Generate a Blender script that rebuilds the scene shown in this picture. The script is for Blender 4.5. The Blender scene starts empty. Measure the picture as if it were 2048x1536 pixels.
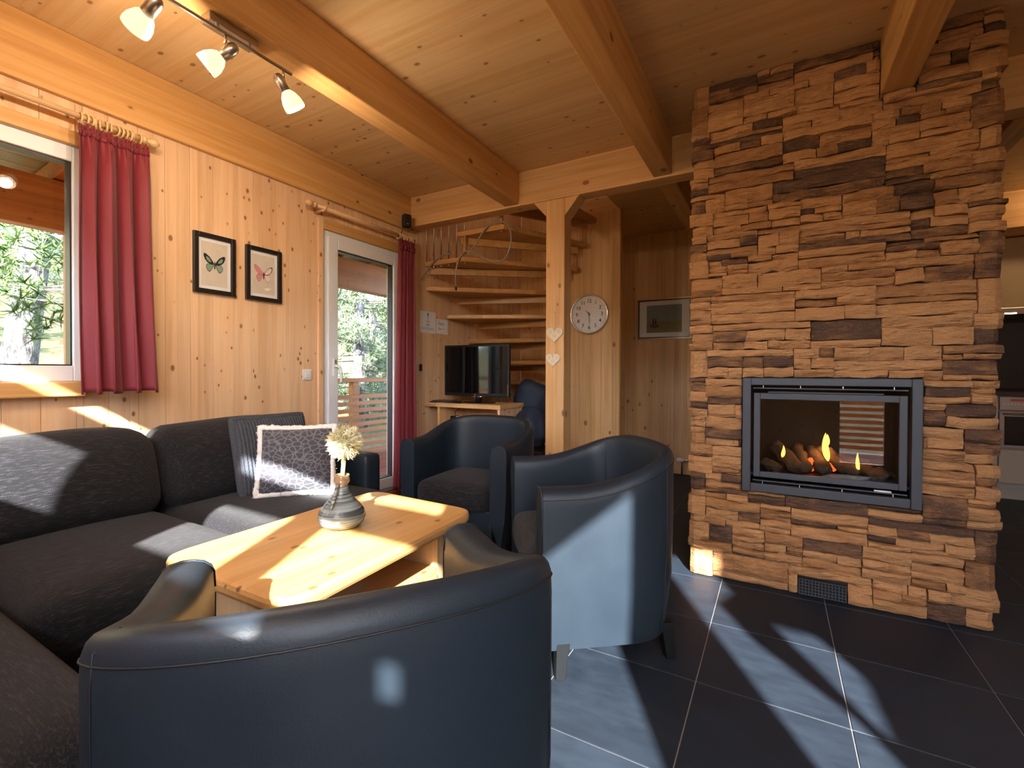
import bpy, math, random
import numpy as np
from mathutils import Vector, Matrix, noise
random.seed(7); np.random.seed(7)
SC = bpy.context.scene
COL = SC.collection
PI = math.pi

# ------------------------------------------------------------------ camera, sky, sun, exposure
def setup_camera():
    F, YAW, PIT, ROL, CYP, H = 934.6, 0.5140406, -0.00981015, 0.00366988, 754.15, 1.05
    cy, sy = math.cos(YAW), math.sin(YAW)
    r = np.array([cy, sy, 0.]); f = np.array([-sy, cy, 0.]); u = np.array([0, 0, 1.])
    cp, sp = math.cos(PIT), math.sin(PIT)
    f2 = cp * f + sp * u; u2 = cp * u - sp * f
    cr, sr = math.cos(ROL), math.sin(ROL)
    R = cr * r + sr * u2; U = cr * u2 - sr * r
    m = Matrix(((R[0], U[0], -f2[0], 0), (R[1], U[1], -f2[1], 0), (R[2], U[2], -f2[2], H), (0, 0, 0, 1)))
    cam = bpy.data.cameras.new('camera'); o = bpy.data.objects.new('camera', cam)
    cam.sensor_width = 36; cam.lens = F / 2048 * 36; cam.shift_y = (CYP - 768) / 2048
    cam.clip_start = 0.02; cam.clip_end = 200
    COL.objects.link(o); o.matrix_world = m
    SC.camera = o
setup_camera()
SUN_DIR = Vector((-.485, .875, -.586)).normalized()     # the way the sunlight travels
def setup_light():
    w = bpy.data.worlds.new('sky'); SC.world = w; w.use_nodes = True
    nt = w.node_tree; bg = nt.nodes['Background']
    sky = nt.nodes.new('ShaderNodeTexSky'); sky.sky_type = 'NISHITA'
    sky.sun_disc = False; sky.sun_elevation = math.radians(30.4)
    sky.sun_rotation = math.atan2(-SUN_DIR.x, -SUN_DIR.y)
    sky.altitude = 1500; sky.air_density = 1.0; sky.dust_density = 2.5
    nt.links.new(sky.outputs[0], bg.inputs[0]); bg.inputs[1].default_value = 1.5
    s = bpy.data.lights.new('sun', 'SUN'); s.energy = 21; s.angle = math.radians(0.7); s.color = (1, .97, .94)
    o = bpy.data.objects.new('sun', s); COL.objects.link(o)
    o.rotation_euler = SUN_DIR.to_track_quat('-Z', 'Y').to_euler(); o.location = (6, -8, 8)
setup_light()
SC.view_settings.view_transform = 'Standard'; SC.view_settings.look = 'None'
SC.view_settings.gamma = 1; SC.view_settings.use_curve_mapping = False
SC.view_settings.exposure = 1.08
SC.cycles.max_bounces = 7; SC.cycles.diffuse_bounces = 3; SC.cycles.glossy_bounces = 3; SC.cycles.caustics_reflective = False; SC.cycles.caustics_refractive = False
def portal(loc, rot, sx, sy):
    l = bpy.data.lights.new('window_portal', 'AREA'); l.shape = 'RECTANGLE'; l.size = sx; l.size_y = sy
    l.cycles.is_portal = True
    o = bpy.data.objects.new('window_portal', l); COL.objects.link(o); o.location = loc; o.rotation_euler = rot
portal((-3.0, .25, 1.53), (0, -PI/2, 0), 1.1, 1.35)
portal((-3.0, 2.58, 1.05), (0, -PI/2, 0), 2.0, .8)
portal((-.2, -.98, 1.5), (PI/2, 0, 0), 4.6, 2.0)
def lamp(name, loc, energy, color, size=.03, kind='POINT', rot=None, spot=None, parent=None):
    l = bpy.data.lights.new(name, kind); l.energy = energy; l.color = color
    l.shadow_soft_size = size
    if spot: l.spot_size = spot; l.spot_blend = .5
    o = bpy.data.objects.new(name, l); COL.objects.link(o); o.location = loc
    if rot: o.rotation_euler = rot
    return o

# ------------------------------------------------------------------ object helpers
ORG = {}
def setp(o, label=None, cat=None, group=None, kind=None):
    if label: o['label'] = label
    if cat: o['category'] = cat
    if group: o['group'] = group
    if kind: o['kind'] = kind
    return o
def thing(name, label, cat, loc=(0, 0, 0), group=None, kind=None):
    o = bpy.data.objects.new(name, None); COL.objects.link(o); o.location = loc
    o.empty_display_size = .05
    ORG[o.name] = Vector(loc)
    return setp(o, label, cat, group, kind)
def link(name, me, parent=None, mats=()):
    o = bpy.data.objects.new(name, me); COL.objects.link(o)
    if parent is not None:
        o.parent = parent; ORG[o.name] = ORG.get(parent.name, Vector((0, 0, 0)))
    return o
class MB:
    def __init__(s): s.v = []; s.f = []; s.a = []
    def add(s, vs, fs):
        n = len(s.v); s.v += [tuple(p) for p in vs]; s.f += [tuple(i + n for i in q) for q in fs]; return s
    def box(s, x0, x1, y0, y1, z0, z1):
        return s.add([(x0,y0,z0),(x1,y0,z0),(x1,y1,z0),(x0,y1,z0),(x0,y0,z1),(x1,y0,z1),(x1,y1,z1),(x0,y1,z1)],
                     [(0,3,2,1),(4,5,6,7),(0,1,5,4),(1,2,6,5),(2,3,7,6),(3,0,4,7)])
    def obox(s, c, size, mat):
        m = MB().box(-size[0]/2, size[0]/2, -size[1]/2, size[1]/2, -size[2]/2, size[2]/2)
        c = Vector(c); return s.add([c + mat @ Vector(p) for p in m.v], m.f)
    def tube(s, pts, r, n=8, cap=True, closed=False):
        pts = [Vector(p) for p in pts]; k = len(pts); rr = r if hasattr(r, '__len__') else [r] * k
        base = len(s.v); up = None
        for i, p in enumerate(pts):
            if closed: t = pts[(i+1) % k] - pts[i-1]
            else: t = pts[min(i+1, k-1)] - pts[max(i-1, 0)]
            t.normalize()
            if up is None:
                up = Vector((0, 0, 1)) if abs(t.z) < .9 else Vector((1, 0, 0))
            a = t.cross(up)
            if a.length < 1e-6: a = t.cross(Vector((0, 1, 0)))
            a.normalize(); b = a.cross(t).normalized(); up = b
            for j in range(n):
                q = 2 * PI * j / n
                s.v.append(tuple(p + (a * math.cos(q) + b * math.sin(q)) * rr[i]))
        for i in range(k if closed else k - 1):
            i2 = (i + 1) % k
            for j in range(n):
                s.f.append((base+i*n+j, base+i*n+(j+1) % n, base+i2*n+(j+1) % n, base+i2*n+j))
        if cap and not closed:
            s.f.append(tuple(base+j for j in range(n))[::-1]); s.f.append(tuple(base+(k-1)*n+j for j in range(n)))
        return s
    def lathe(s, prof, n=24, c=(0, 0, 0), mat=None, cap=True):
        base = len(s.v); c = Vector(c); mat = mat or Matrix.Identity(3)
        for (r, z) in prof:
            for j in range(n):
                q = 2 * PI * j / n
                s.v.append(tuple(c + mat @ Vector((r * math.cos(q), r * math.sin(q), z))))
        for i in range(len(prof) - 1):
            for j in range(n):
                s.f.append((base+i*n+j, base+i*n+(j+1) % n, base+(i+1)*n+(j+1) % n, base+(i+1)*n+j))
        if not cap: return s
        if prof[0][0] > 1e-4: s.f.append(tuple(base+j for j in range(n))[::-1])
        if prof[-1][0] > 1e-4: s.f.append(tuple(base+(len(prof)-1)*n+j for j in range(n)))
        return s
    def prism(s, poly, a0, a1, axis='z'):
        def P(p, a):
            return {'z': (p[0], p[1], a), 'y': (p[0], a, p[1]), 'x': (a, p[0], p[1])}[axis]
        n = len(poly)
        return s.add([P(p, a0) for p in poly] + [P(p, a1) for p in poly],
                     [tuple(range(n))[::-1], tuple(range(n, 2*n))] + [(i, (i+1) % n, n+(i+1) % n, n+i) for i in range(n)])
    def ball(s, c, r, n=12, m=8, sc=(1, 1, 1)):
        pr = [(max(1e-5, math.sin(PI*i/m)) * r, -math.cos(PI*i/m) * r) for i in range(m+1)]
        return s.lathe(pr, n, c, Matrix.Diagonal(Vector(sc)))
    def grid(s, fn, nu, nv, wrapu=False):
        base = len(s.v)
        for i in range(nu + (0 if wrapu else 1)):
            for j in range(nv+1): s.v.append(tuple(fn(i/nu, j/nv)))
        for i in range(nu):
            i2 = (i+1) % nu if wrapu else i+1
            for j in range(nv):
                s.f.append((base+i*(nv+1)+j, base+i2*(nv+1)+j, base+i2*(nv+1)+j+1, base+i*(nv+1)+j+1))
        return s
    def build(s, name, mat, parent=None, smooth=False, bevel=0, solid=0, sub=0, fixn=True):
        off = ORG.get(parent.name, Vector((0, 0, 0))) if parent is not None else Vector((0, 0, 0))
        me = bpy.data.meshes.new(name)
        me.from_pydata([(p[0]-off.x, p[1]-off.y, p[2]-off.z) for p in s.v], [], s.f)
        if fixn:
            import bmesh
            b = bmesh.new(); b.from_mesh(me); bmesh.ops.recalc_face_normals(b, faces=b.faces); b.to_mesh(me); b.free()
        if smooth: me.polygons.foreach_set('use_smooth', [True] * len(me.polygons))
        me.materials.append(M(mat)); me.update()
        o = link(name, me, parent)
        if solid:
            m = o.modifiers.new('solid', 'SOLIDIFY'); m.thickness = solid; m.offset = 0
        if bevel:
            m = o.modifiers.new('bevel', 'BEVEL'); m.width = bevel; m.segments = 2; m.limit_method = 'ANGLE'; m.angle_limit = .6
        if sub:
            m = o.modifiers.new('sub', 'SUBSURF'); m.levels = sub; m.render_levels = sub
        return o
def struct(o, label=None): return setp(o, label, kind='structure')
def tmesh(mb, name, mat, label, cat, group=None, **k):
    return setp(mb.build(name, mat, **k), label, cat, group)
def copy_tree(root, loc, rotz, label):
    def cp(o, par):
        c = o.copy(); COL.objects.link(c); c.parent = par
        for ch in [x for x in bpy.data.objects if x.parent == o]: cp(ch, c)
        return c
    r = cp(root, None); r.location = loc; r.rotation_euler = (0, 0, rotz); r['label'] = label
    return r
def textmesh(mb, s, size, mat3, c, depth=.0008):
    cu = bpy.data.curves.new('t', 'FONT'); cu.body = s; cu.size = size; cu.align_x = 'CENTER'; cu.align_y = 'CENTER'; cu.extrude = depth; cu.resolution_u = 3; cu.offset = size*.012
    o = bpy.data.objects.new('t', cu); COL.objects.link(o)
    me = bpy.data.meshes.new_from_object(o.evaluated_get(bpy.context.evaluated_depsgraph_get()))
    c = Vector(c)
    mb.add([c + mat3 @ v.co for v in me.vertices], [tuple(p.vertices) for p in me.polygons])
    bpy.data.objects.remove(o); bpy.data.curves.remove(cu); bpy.data.meshes.remove(me)
    return mb
FRONT = Matrix(((1, 0, 0), (0, 0, -1), (0, 1, 0)))      # text plane facing -y
def soft_box(x0, x1, y0, y1, z0, z1, r, puff=(0, 0, 0), n=10, fn=None):
    mb = MB(); c = np.array([(x0+x1)/2, (y0+y1)/2, (z0+z1)/2]); h = np.array([(x1-x0)/2, (y1-y0)/2, (z1-z0)/2])
    r = min(r, *(h * .98)); idx = {}
    t = [math.sin(PI/2*(2*i/n-1)) for i in range(n+1)]
    def vert(p):
        k = tuple(round(q, 5) for q in p)
        if k in idx: return idx[k]
        q = np.array(p) * h; core = np.clip(q, -(h-r), h-r); d = q - core; L = np.linalg.norm(d)
        if L > 1e-9: q = core + d / L * r if L > r else q
        d = q - core; L = np.linalg.norm(d)
        nrm = q / h
        for a in range(3):
            b, e = (a+1) % 3, (a+2) % 3
            q[a] += puff[a] * nrm[a] * (1-min(1, abs(nrm[b]))**2) * (1-min(1, abs(nrm[e]))**2)
        q = q + c
        if fn: q = np.array(fn(q, nrm))
        mb.v.append(tuple(q)); idx[k] = len(mb.v) - 1; return idx[k]
    for a in range(3):
        for sgn in (-1, 1):
            for i in range(n):
                for j in range(n):
                    def P(u, v):
                        p = [0, 0, 0]; p[a] = sgn; p[(a+1) % 3] = u; p[(a+2) % 3] = v; return p
                    q = [vert(P(t[i], t[j])), vert(P(t[i+1], t[j])), vert(P(t[i+1], t[j+1])), vert(P(t[i], t[j+1]))]
                    mb.f.append(tuple(q if sgn > 0 else q[::-1]))
    return mb

# ------------------------------------------------------------------ materials
MATS = {}
def M(m): return MATS[m] if isinstance(m, str) else m
class NT:
    def __init__(s, name):
        s.m = bpy.data.materials.new(name); s.m.use_nodes = True; s.t = s.m.node_tree
        s.b = s.t.nodes['Principled BSDF']; s.out = s.t.nodes['Material Output']; MATS[name] = s.m
    def n(s, typ, **k):
        nd = s.t.nodes.new('ShaderNode' + typ)
        for a, v in k.items():
            if a.startswith('i_'):
                key = a[2:]; key = int(key) if key.isdigit() else key.replace('_', ' ')
                s.put(nd.inputs[key], v)
            else: setattr(nd, a, v)
        return nd
    def put(s, sock, v):
        if hasattr(v, 'is_linked') or isinstance(v, bpy.types.NodeSocket): s.t.links.new(v, sock)
        else:
            try: sock.default_value = v
            except Exception: sock.default_value = (*v, 1)
    def math(s, op, a, b=0, c=None, clamp=False):
        nd = s.n('Math', operation=op, use_clamp=clamp); s.put(nd.inputs[0], a); s.put(nd.inputs[1], b)
        if c is not None: s.put(nd.inputs[2], c)
        return nd.outputs[0]
    def vm(s, op, a, b=None):
        nd = s.n('VectorMath', operation=op); s.put(nd.inputs[0], a)
        if b is not None: s.put(nd.inputs[1], b)
        return nd.outputs[0]
    def mix(s, f, a, b, blend='MIX'):
        nd = s.n('Mix', data_type='RGBA', blend_type=blend); s.put(nd.inputs[0], f); s.put(nd.inputs[6], a); s.put(nd.inputs[7], b)
        return nd.outputs[2]
    def ss(s, v, a, b, o0=0., o1=1.):
        nd = s.n('MapRange', interpolation_type='SMOOTHSTEP'); s.put(nd.inputs[0], v)
        for i, q in enumerate((a, b, o0, o1)): s.put(nd.inputs[i+1], q)
        return nd.outputs[0]
    def noise(s, vec, scale, detail=3, rough=.5, dist=0):
        nd = s.n('TexNoise'); s.put(nd.inputs['Vector'], vec); nd.inputs['Scale'].default_value = scale
        nd.inputs['Detail'].default_value = detail; nd.inputs['Roughness'].default_value = rough; nd.inputs['Distortion'].default_value = dist
        return nd.outputs[0]
    def bump(s, h, strength=.3, dist=.01):
        nd = s.n('Bump'); s.put(nd.inputs['Height'], h); nd.inputs['Strength'].default_value = strength; nd.inputs['Distance'].default_value = dist
        s.t.links.new(nd.outputs[0], s.b.inputs['Normal'])
    def set(s, **k):
        for a, v in k.items(): s.put(s.b.inputs[a.replace('_', ' ')], v)
        return s
def plain(name, col, rough=.5, metal=0, spec=.5, **k):
    t = NT(name); t.set(Base_Color=(*col, 1), Roughness=rough, Metallic=metal)
    t.b.inputs['Specular IOR Level'].default_value = spec
    for a, v in k.items(): t.put(t.b.inputs[a.replace('_', ' ')], v)
    return t
def emit(name, col, st, base=(0, 0, 0)):
    t = NT(name); t.set(Base_Color=(*base, 1), Emission_Color=(*col, 1), Emission_Strength=st); return t
def wood(name, light, dark, axis='x', strip=.07, var=.16, rough=.45, knot=(.16, .07, .025), kscale=19, kdens=.72, spec=.35, fine=1.0, bump=.15):
    t = NT(name)
    oi = t.n('ObjectInfo').outputs['Random']; tc = t.n('TexCoord').outputs['Object']
    off = t.n('CombineXYZ', i_0=t.math('MULTIPLY', oi, 37.3), i_1=t.math('MULTIPLY', oi, 11.7), i_2=t.math('MULTIPLY', oi, 23.1)).outputs[0]
    sp = t.n('SeparateXYZ', i_0=t.vm('ADD', tc, off)).outputs
    g, a, b = {'x': (sp[0], sp[1], sp[2]), 'y': (sp[1], sp[2], sp[0]), 'z': (sp[2], sp[0], sp[1])}[axis]
    ca = t.math('FLOOR', t.math('DIVIDE', a, strip)); cb = t.math('FLOOR', t.math('DIVIDE', b, strip))
    wn = t.n('TexWhiteNoise', noise_dimensions='3D')
    t.put(wn.inputs['Vector'], t.n('CombineXYZ', i_0=ca, i_1=cb, i_2=t.math('MULTIPLY', oi, 91.)).outputs[0])
    rnd = wn.outputs['Value']
    g2 = t.math('ADD', g, t.math('MULTIPLY', rnd, 9.))
    gv = t.n('CombineXYZ', i_0=t.math('MULTIPLY', g2, 1.1), i_1=t.math('MULTIPLY', a, 26), i_2=t.math('MULTIPLY', b, 26)).outputs[0]
    n1 = t.noise(gv, 1.0, 4, .55, .5)
    fv = t.n('CombineXYZ', i_0=t.math('MULTIPLY', g2, 5), i_1=t.math('MULTIPLY', a, 190), i_2=t.math('MULTIPLY', b, 190)).outputs[0]
    n2 = t.noise(fv, 1.0, 2)
    gr = t.math('ADD', t.math('MULTIPLY', t.ss(n1, .32, .7), .75), t.math('MULTIPLY', n2, .35 * fine))
    col = t.mix(gr, light, dark)
    br = t.math('ADD', 1 - var / 2, t.math('MULTIPLY', rnd, var))
    col = t.mix(1., col, t.n('CombineColor', i_0=br, i_1=br, i_2=br).outputs[0], 'MULTIPLY')
    kv = t.n('CombineXYZ', i_0=t.math('MULTIPLY', g, .62), i_1=a, i_2=b).outputs[0]
    vo = t.n('TexVoronoi', feature='F1'); t.put(vo.inputs['Vector'], kv); vo.inputs['Scale'].default_value = kscale
    vc = t.n('SeparateColor', i_0=vo.outputs['Color']).outputs
    ds = t.math('ADD', vo.outputs['Distance'], t.math('MULTIPLY', t.math('SUBTRACT', n1, .5), .05))
    thr = t.math('ADD', .07, t.math('MULTIPLY', vc[1], .13)); ok = t.math('GREATER_THAN', vc[0], 1 - kdens)
    kk = t.math('MULTIPLY', ok, t.ss(ds, t.math('ADD', thr, .03), t.math('MULTIPLY', thr, .7)))
    halo = t.math('MULTIPLY', ok, t.math('MULTIPLY', t.ss(ds, t.math('ADD', thr, .12), thr), .45))
    col = t.mix(halo, col, dark); col = t.mix(t.math('MULTIPLY', kk, .8), col, knot)
    t.set(Base_Color=col, Roughness=t.math('ADD', rough - .05, t.math('MULTIPLY', n2, .12)))
    t.b.inputs['Specular IOR Level'].default_value = spec
    t.bump(gr, bump, .002)
    return t
for ax in 'xyz':
    wood('pine_' + ax, (.84, .58, .365), (.72, .425, .222), ax, .075, .14)
    wood('beam_' + ax, (.72, .42, .17), (.58, .29, .085), ax, .045, .10, knot=(.10, .04, .012), kscale=10, kdens=.4)
    wood('spruce_' + ax, (.78, .49, .24), (.65, .35, .13), ax, .045, .14, knot=(.20, .08, .03), kscale=12, kdens=.4)
wood('ceiling_wood', (.77, .54, .29), (.66, .41, .18), 'x', .09, .10, knot=(.22, .11, .04), kscale=17, kdens=.6)
wood('oak_x', (.62, .34, .13), (.48, .235, .075), 'x', .16, .3, kdens=.12, rough=.35)
wood('table_wood', (.68, .40, .16), (.56, .29, .09), 'y', .06, .12, rough=.3, kdens=.25, spec=.5)
wood('table_pale', (.84, .62, .36), (.74, .48, .24), 'z', .06, .10, rough=.4, kdens=.2)
wood('porch_wood', (.42, .165, .045), (.32, .105, .026), 'y', .09, .2)
wood('porch_plank', (.30, .17, .08), (.18, .10, .05), 'y', .12, .4)
wood('deck_wood', (.36, .10, .045), (.26, .07, .03), 'y', .12, .3)
plain('white_frame', (.80, .83, .87), .35)
plain('gasket', (.01, .01, .012), .4)
plain('white_plastic', (.82, .80, .76), .35)
plain('paper', (.83, .83, .86), .7)
plain('ink', (.03, .03, .04), .6)
plain('ink_blue', (.05, .28, .62), .6)
plain('black_plastic', (.010, .010, .011), .45, spec=.3)
plain('leg_black', (.005, .006, .007), .45, spec=.25)
plain('black_frame', (.010, .008, .007), .4)
plain('chrome', (.75, .74, .72), .16, 1)
plain('brushed', (.52, .47, .42), .32, 1)
plain('steel', (.60, .58, .55), .28, 1)
plain('screen', (.004, .004, .005), .06)
plain('fire_metal', (.042, .046, .054), .5)
plain('black_hole', (.004, .004, .004), .8)
plain('grout', (.24, .225, .21), .9)
plain('ring_wood', (.72, .50, .24), .35)
plain('rod_wood', (.72, .46, .24), .3)
plain('cable_black', (.01, .01, .01), .5)
plain('heart_white', (.78, .66, .48), .6)
plain('petal', (.86, .80, .52), .7)
plain('stem', (.42, .62, .20), .5)
plain('fleece', (.80, .78, .76), .95)
plain('kitchen_beige', (.55, .44, .32), .4)
plain('kitchen_dark', (.05, .035, .03), .25)
plain('oven_glass', (.008, .007, .007), .08)
plain('stainless', (.45, .40, .36), .3, 1)
plain('navy', (.018, .028, .055), .75)
plain('mat_white', (.80, .78, .78), .6)
plain('gold_frame', (.42, .30, .17), .35, .6)
plain('wing_black', (.015, .013, .012), .6)
plain('wing_green', (.22, .36, .27), .6)
plain('wing_pink', (.66, .25, .30), .6)
plain('wing_pale', (.80, .62, .58), .6)
plain('clock_face', (.82, .77, .76), .4)
plain('red_hand', (.6, .12, .08), .5)
plain('tv_logo', (.6, .1, .15), .4)
plain('trunk_bark', (.20, .175, .15), .9)
plain('post_grey', (.55, .58, .68), .6)
emit('lamp_glass', (1, .80, .46), .62, (.45, .4, .3))
emit('bulb', (1, .9, .7), 6)
emit('flame', (1, .42, .08), 2.6)
emit('ember', (1, .12, .02), 1.2, (.05, .01, .01))
emit('kitchen_spot', (1, .75, .4), 8)
def mk_misc():
    t = NT('wrinkled_paper'); v = t.n('TexCoord').outputs['Object']
    n = t.noise(v, 22, 3); t.set(Base_Color=t.mix(n, (.58, .50, .42, 1), (.72, .65, .56, 1)), Roughness=.7)
    # painting: generic soft landscape
    t = NT('painting'); v = t.n('TexCoord').outputs['Generated']; sp = t.n('SeparateXYZ', i_0=v).outputs
    n = t.noise(t.vm('MULTIPLY', v, (6, 1, 9)), 1, 3)
    h = t.math('ADD', sp[2], t.math('MULTIPLY', t.math('SUBTRACT', n, .5), .12))
    sky = t.mix(n, (.16, .19, .20, 1), (.26, .28, .27, 1)); field = t.mix(n, (.30, .22, .06, 1), (.12, .15, .07, 1))
    t.set(Base_Color=t.mix(t.ss(h, .40, .44), field, sky), Roughness=.5)
    # leather
    t = NT('leather'); v = t.n('TexCoord').outputs['Object']
    n = t.noise(v, 260, 3, .6); n3 = t.noise(v, 9, 2)
    t.set(Base_Color=t.mix(n3, (.010, .0165, .025, 1), (.015, .0235, .034, 1)), Roughness=t.math('ADD', .40, t.math('MULTIPLY', n3, .10)))
    t.b.inputs['Specular IOR Level'].default_value = .42
    t.bump(t.math('ADD', n, t.math('MULTIPLY', n3, 2.)), .18, .002)
    plain('seam', (.010, .011, .013), .5)
    # sofa weave
    for nm, vec in (('weave', (230, 24, 230)), ('weave_x', (24, 230, 230))):
        t = NT(nm); v = t.n('TexCoord').outputs['Object']
        s1 = t.noise(t.vm('MULTIPLY', v, vec), 1, 3, .6); s2 = t.noise(v, 420, 1)
        wv = t.n('TexWave', wave_type='BANDS', bands_direction='Y' if nm == 'weave' else 'X'); t.put(wv.inputs['Vector'], v); wv.inputs['Scale'].default_value = 110; wv.inputs['Distortion'].default_value = 1.5
        f = t.math('MULTIPLY', t.ss(s1, .48, .72), t.math('ADD', .35, t.math('MULTIPLY', s2, 1.1)))
        t.set(Base_Color=t.mix(f, (.0022, .0026, .0045, 1), (.036, .031, .038, 1)), Roughness=.8)
        t.b.inputs['Sheen Weight'].default_value = .07; t.b.inputs['Specular IOR Level'].default_value = .35
        t.bump(t.math('ADD', t.math('MULTIPLY', s2, .7), t.math('ADD', t.math('MULTIPLY', wv.outputs[1], .25), s1)), .55, .004)
    t = NT('rib_knit'); v = t.n('TexCoord').outputs['Object']; n = t.noise(v, 160, 2)
    t.set(Base_Color=t.mix(n, (.022, .026, .035, 1), (.085, .095, .115, 1)), Roughness=.95); t.bump(n, .6, .006)
    t = NT('leopard'); v = t.n('TexCoord').outputs['Object']
    vo = t.n('TexVoronoi', feature='DISTANCE_TO_EDGE'); t.put(vo.inputs['Vector'], t.vm('MULTIPLY', v, (33, 33, 46))); vo.inputs['Scale'].default_value = 1
    t.set(Base_Color=t.mix(t.ss(vo.outputs[0], .05, .10), (.14, .14, .165, 1), (.045, .044, .055, 1)), Roughness=.75)
    t.b.inputs['Sheen Weight'].default_value = .3
    t = NT('curtain_red'); v = t.n('TexCoord').outputs['Object']; n = t.noise(v, 900, 1)
    t.set(Base_Color=t.mix(n, (.155, .006, .014, 1), (.215, .011, .022, 1)), Roughness=.65); t.b.inputs['Sheen Weight'].default_value = .15
    # floor tile
    t = NT('slate_tile'); oi = t.n('ObjectInfo').outputs['Random']; v = t.n('TexCoord').outputs['Object']
    v2 = t.vm('ADD', v, t.n('CombineXYZ', i_0=t.math('MULTIPLY', oi, 31.), i_1=t.math('MULTIPLY', oi, 17.)).outputs[0])
    n = t.noise(t.vm('MULTIPLY', v2, (1, 2.2, 1)), 7, 5, .65); n2 = t.noise(v2, 150, 2)
    br = t.math('ADD', .85, t.math('MULTIPLY', oi, .3))
    c = t.mix(n, (.005, .008, .013, 1), (.024, .034, .050, 1))
    c = t.mix(1., c, t.n('CombineColor', i_0=br, i_1=br, i_2=br).outputs[0], 'MULTIPLY')
    t.set(Base_Color=c, Roughness=t.math('ADD', .42, t.math('MULTIPLY', n, .22))); t.bump(t.math('ADD', n, t.math('MULTIPLY', n2, .3)), .12, .004); t.b.inputs['Specular IOR Level'].default_value = .28
    # ledge stone
    t = NT('ledge_stone'); v = t.n('TexCoord').outputs['Object']
    at = t.n('Attribute', attribute_name='tone').outputs['Fac']
    n1 = t.noise(t.vm('MULTIPLY', v, (9, 9, 22)), 1, 4, .6); n2 = t.noise(t.vm('MULTIPLY', v, (16, 16, 75)), 1, 4, .6, .8); n3 = t.noise(v, 120, 3, .6)
    tone = t.math('ADD', at, t.math('MULTIPLY', t.math('SUBTRACT', n1, .5), 1.0))
    c = t.mix(t.ss(tone, .2, .65), (.53, .27, .115, 1), (.37, .175, .07, 1))
    c = t.mix(t.ss(tone, .58, 1.0), c, (.115, .062, .040, 1))
    c = t.mix(t.math('MULTIPLY', t.ss(n2, .58, .8), .35), c, (.52, .30, .15, 1))
    c = t.mix(t.math('MULTIPLY', t.ss(n2, .42, .2), .4), c, (.14, .075, .04, 1))
    c = t.mix(t.math('MULTIPLY', t.ss(n3, .5, .85), .25), c, (.5, .34, .22, 1))
    t.set(Base_Color=c, Roughness=.85); t.b.inputs['Specular IOR Level'].default_value = .2
    t.bump(t.math('ADD', t.math('MULTIPLY', n2, 1.), t.math('MULTIPLY', n3, .35)), 1.0, .016)
    t = NT('stone_core'); t.set(Base_Color=(.035, .022, .016, 1), Roughness=.95)
    # glass
    def glass(name, ior, tint):
        t = NT(name); t.t.nodes.remove(t.b)
        tr = t.n('BsdfTransparent'); tr.inputs[0].default_value = (*tint, 1)
        gl = t.n('BsdfGlossy'); gl.inputs['Roughness'].default_value = .0
        ge = t.n('NewGeometry'); dt = t.n('VectorMath', operation='DOT_PRODUCT'); t.put(dt.inputs[0], ge.outputs['Normal']); t.put(dt.inputs[1], ge.outputs['Incoming'])
        c = t.math('SUBTRACT', 1., t.math('ABSOLUTE', dt.outputs['Value']), clamp=True); f0 = ((ior-1)/(ior+1))**2
        fr = t.math('ADD', f0, t.math('MULTIPLY', t.math('POWER', c, 5.), 1-f0))
        mx = t.n('MixShader', i_0=fr); t.t.links.new(tr.outputs[0], mx.inputs[1]); t.t.links.new(gl.outputs[0], mx.inputs[2])
        t.t.links.new(mx.outputs[0], t.out.inputs[0])
    glass('pane', 1.4, (.97, .98, .98)); glass('picture_glass', 1.12, (.99, .99, .99)); glass('fire_pane', 1.5, (.80, .78, .76))
    # vase glaze
    t = NT('vase_glaze'); v = t.n('TexCoord').outputs['Object']; sp = t.n('SeparateXYZ', i_0=v).outputs
    n = t.noise(v, 25, 3); w = t.noise(t.vm('MULTIPLY', v, (4, 4, 120)), 1, 3)
    c = t.mix(t.ss(w, .35, .62), (.055, .075, .085, 1), (.27, .33, .34, 1))
    c = t.mix(t.ss(sp[2], .135, .165), c, (.30, .21, .13, 1))
    c = t.mix(t.ss(n, .62, .75), c, (.38, .33, .26, 1))
    t.set(Base_Color=c, Roughness=.22); t.bump(w, .4, .004)
    # logs
    t = NT('log_bark'); v = t.n('TexCoord').outputs['Object']; n = t.noise(v, 38, 4, .7)
    t.set(Base_Color=t.mix(n, (.03, .02, .015, 1), (.22, .14, .08, 1)), Roughness=.9); t.bump(n, .8, .01)
    # foliage, ground, bark
    for nm, c1, c2 in (('needles_overexposed', (.095, .15, .065, 1), (.26, .31, .19, 1)), ('needles_green', (.05, .115, .025, 1), (.17, .25, .075, 1))):  # the paler needles have overexposure put into their colour
        t = NT(nm); at = t.n('Attribute', attribute_name='tone').outputs['Fac']
        t.set(Base_Color=t.mix(at, c1, c2), Roughness=.6)
    t = NT('bark_pale'); v = t.n('TexCoord').outputs['Object']; n = t.noise(t.vm('MULTIPLY', v, (14, 14, 5)), 1, 4, .7)
    t.set(Base_Color=t.mix(t.ss(n, .38, .62), (.03, .027, .025, 1), (.26, .245, .23, 1)), Roughness=.9); t.bump(n, 1, .03)
    t = NT('forest_ground'); v = t.n('TexCoord').outputs['Object']; n = t.noise(v, 1.6, 5, .65); n2 = t.noise(v, 11, 3)
    c = t.mix(t.ss(n, .4, .6), (.08, .10, .025, 1), (.21, .135, .05, 1)); t.set(Base_Color=t.mix(t.ss(n2, .5, .7), c, (.22, .21, .08, 1)), Roughness=.95)
mk_misc()

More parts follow.
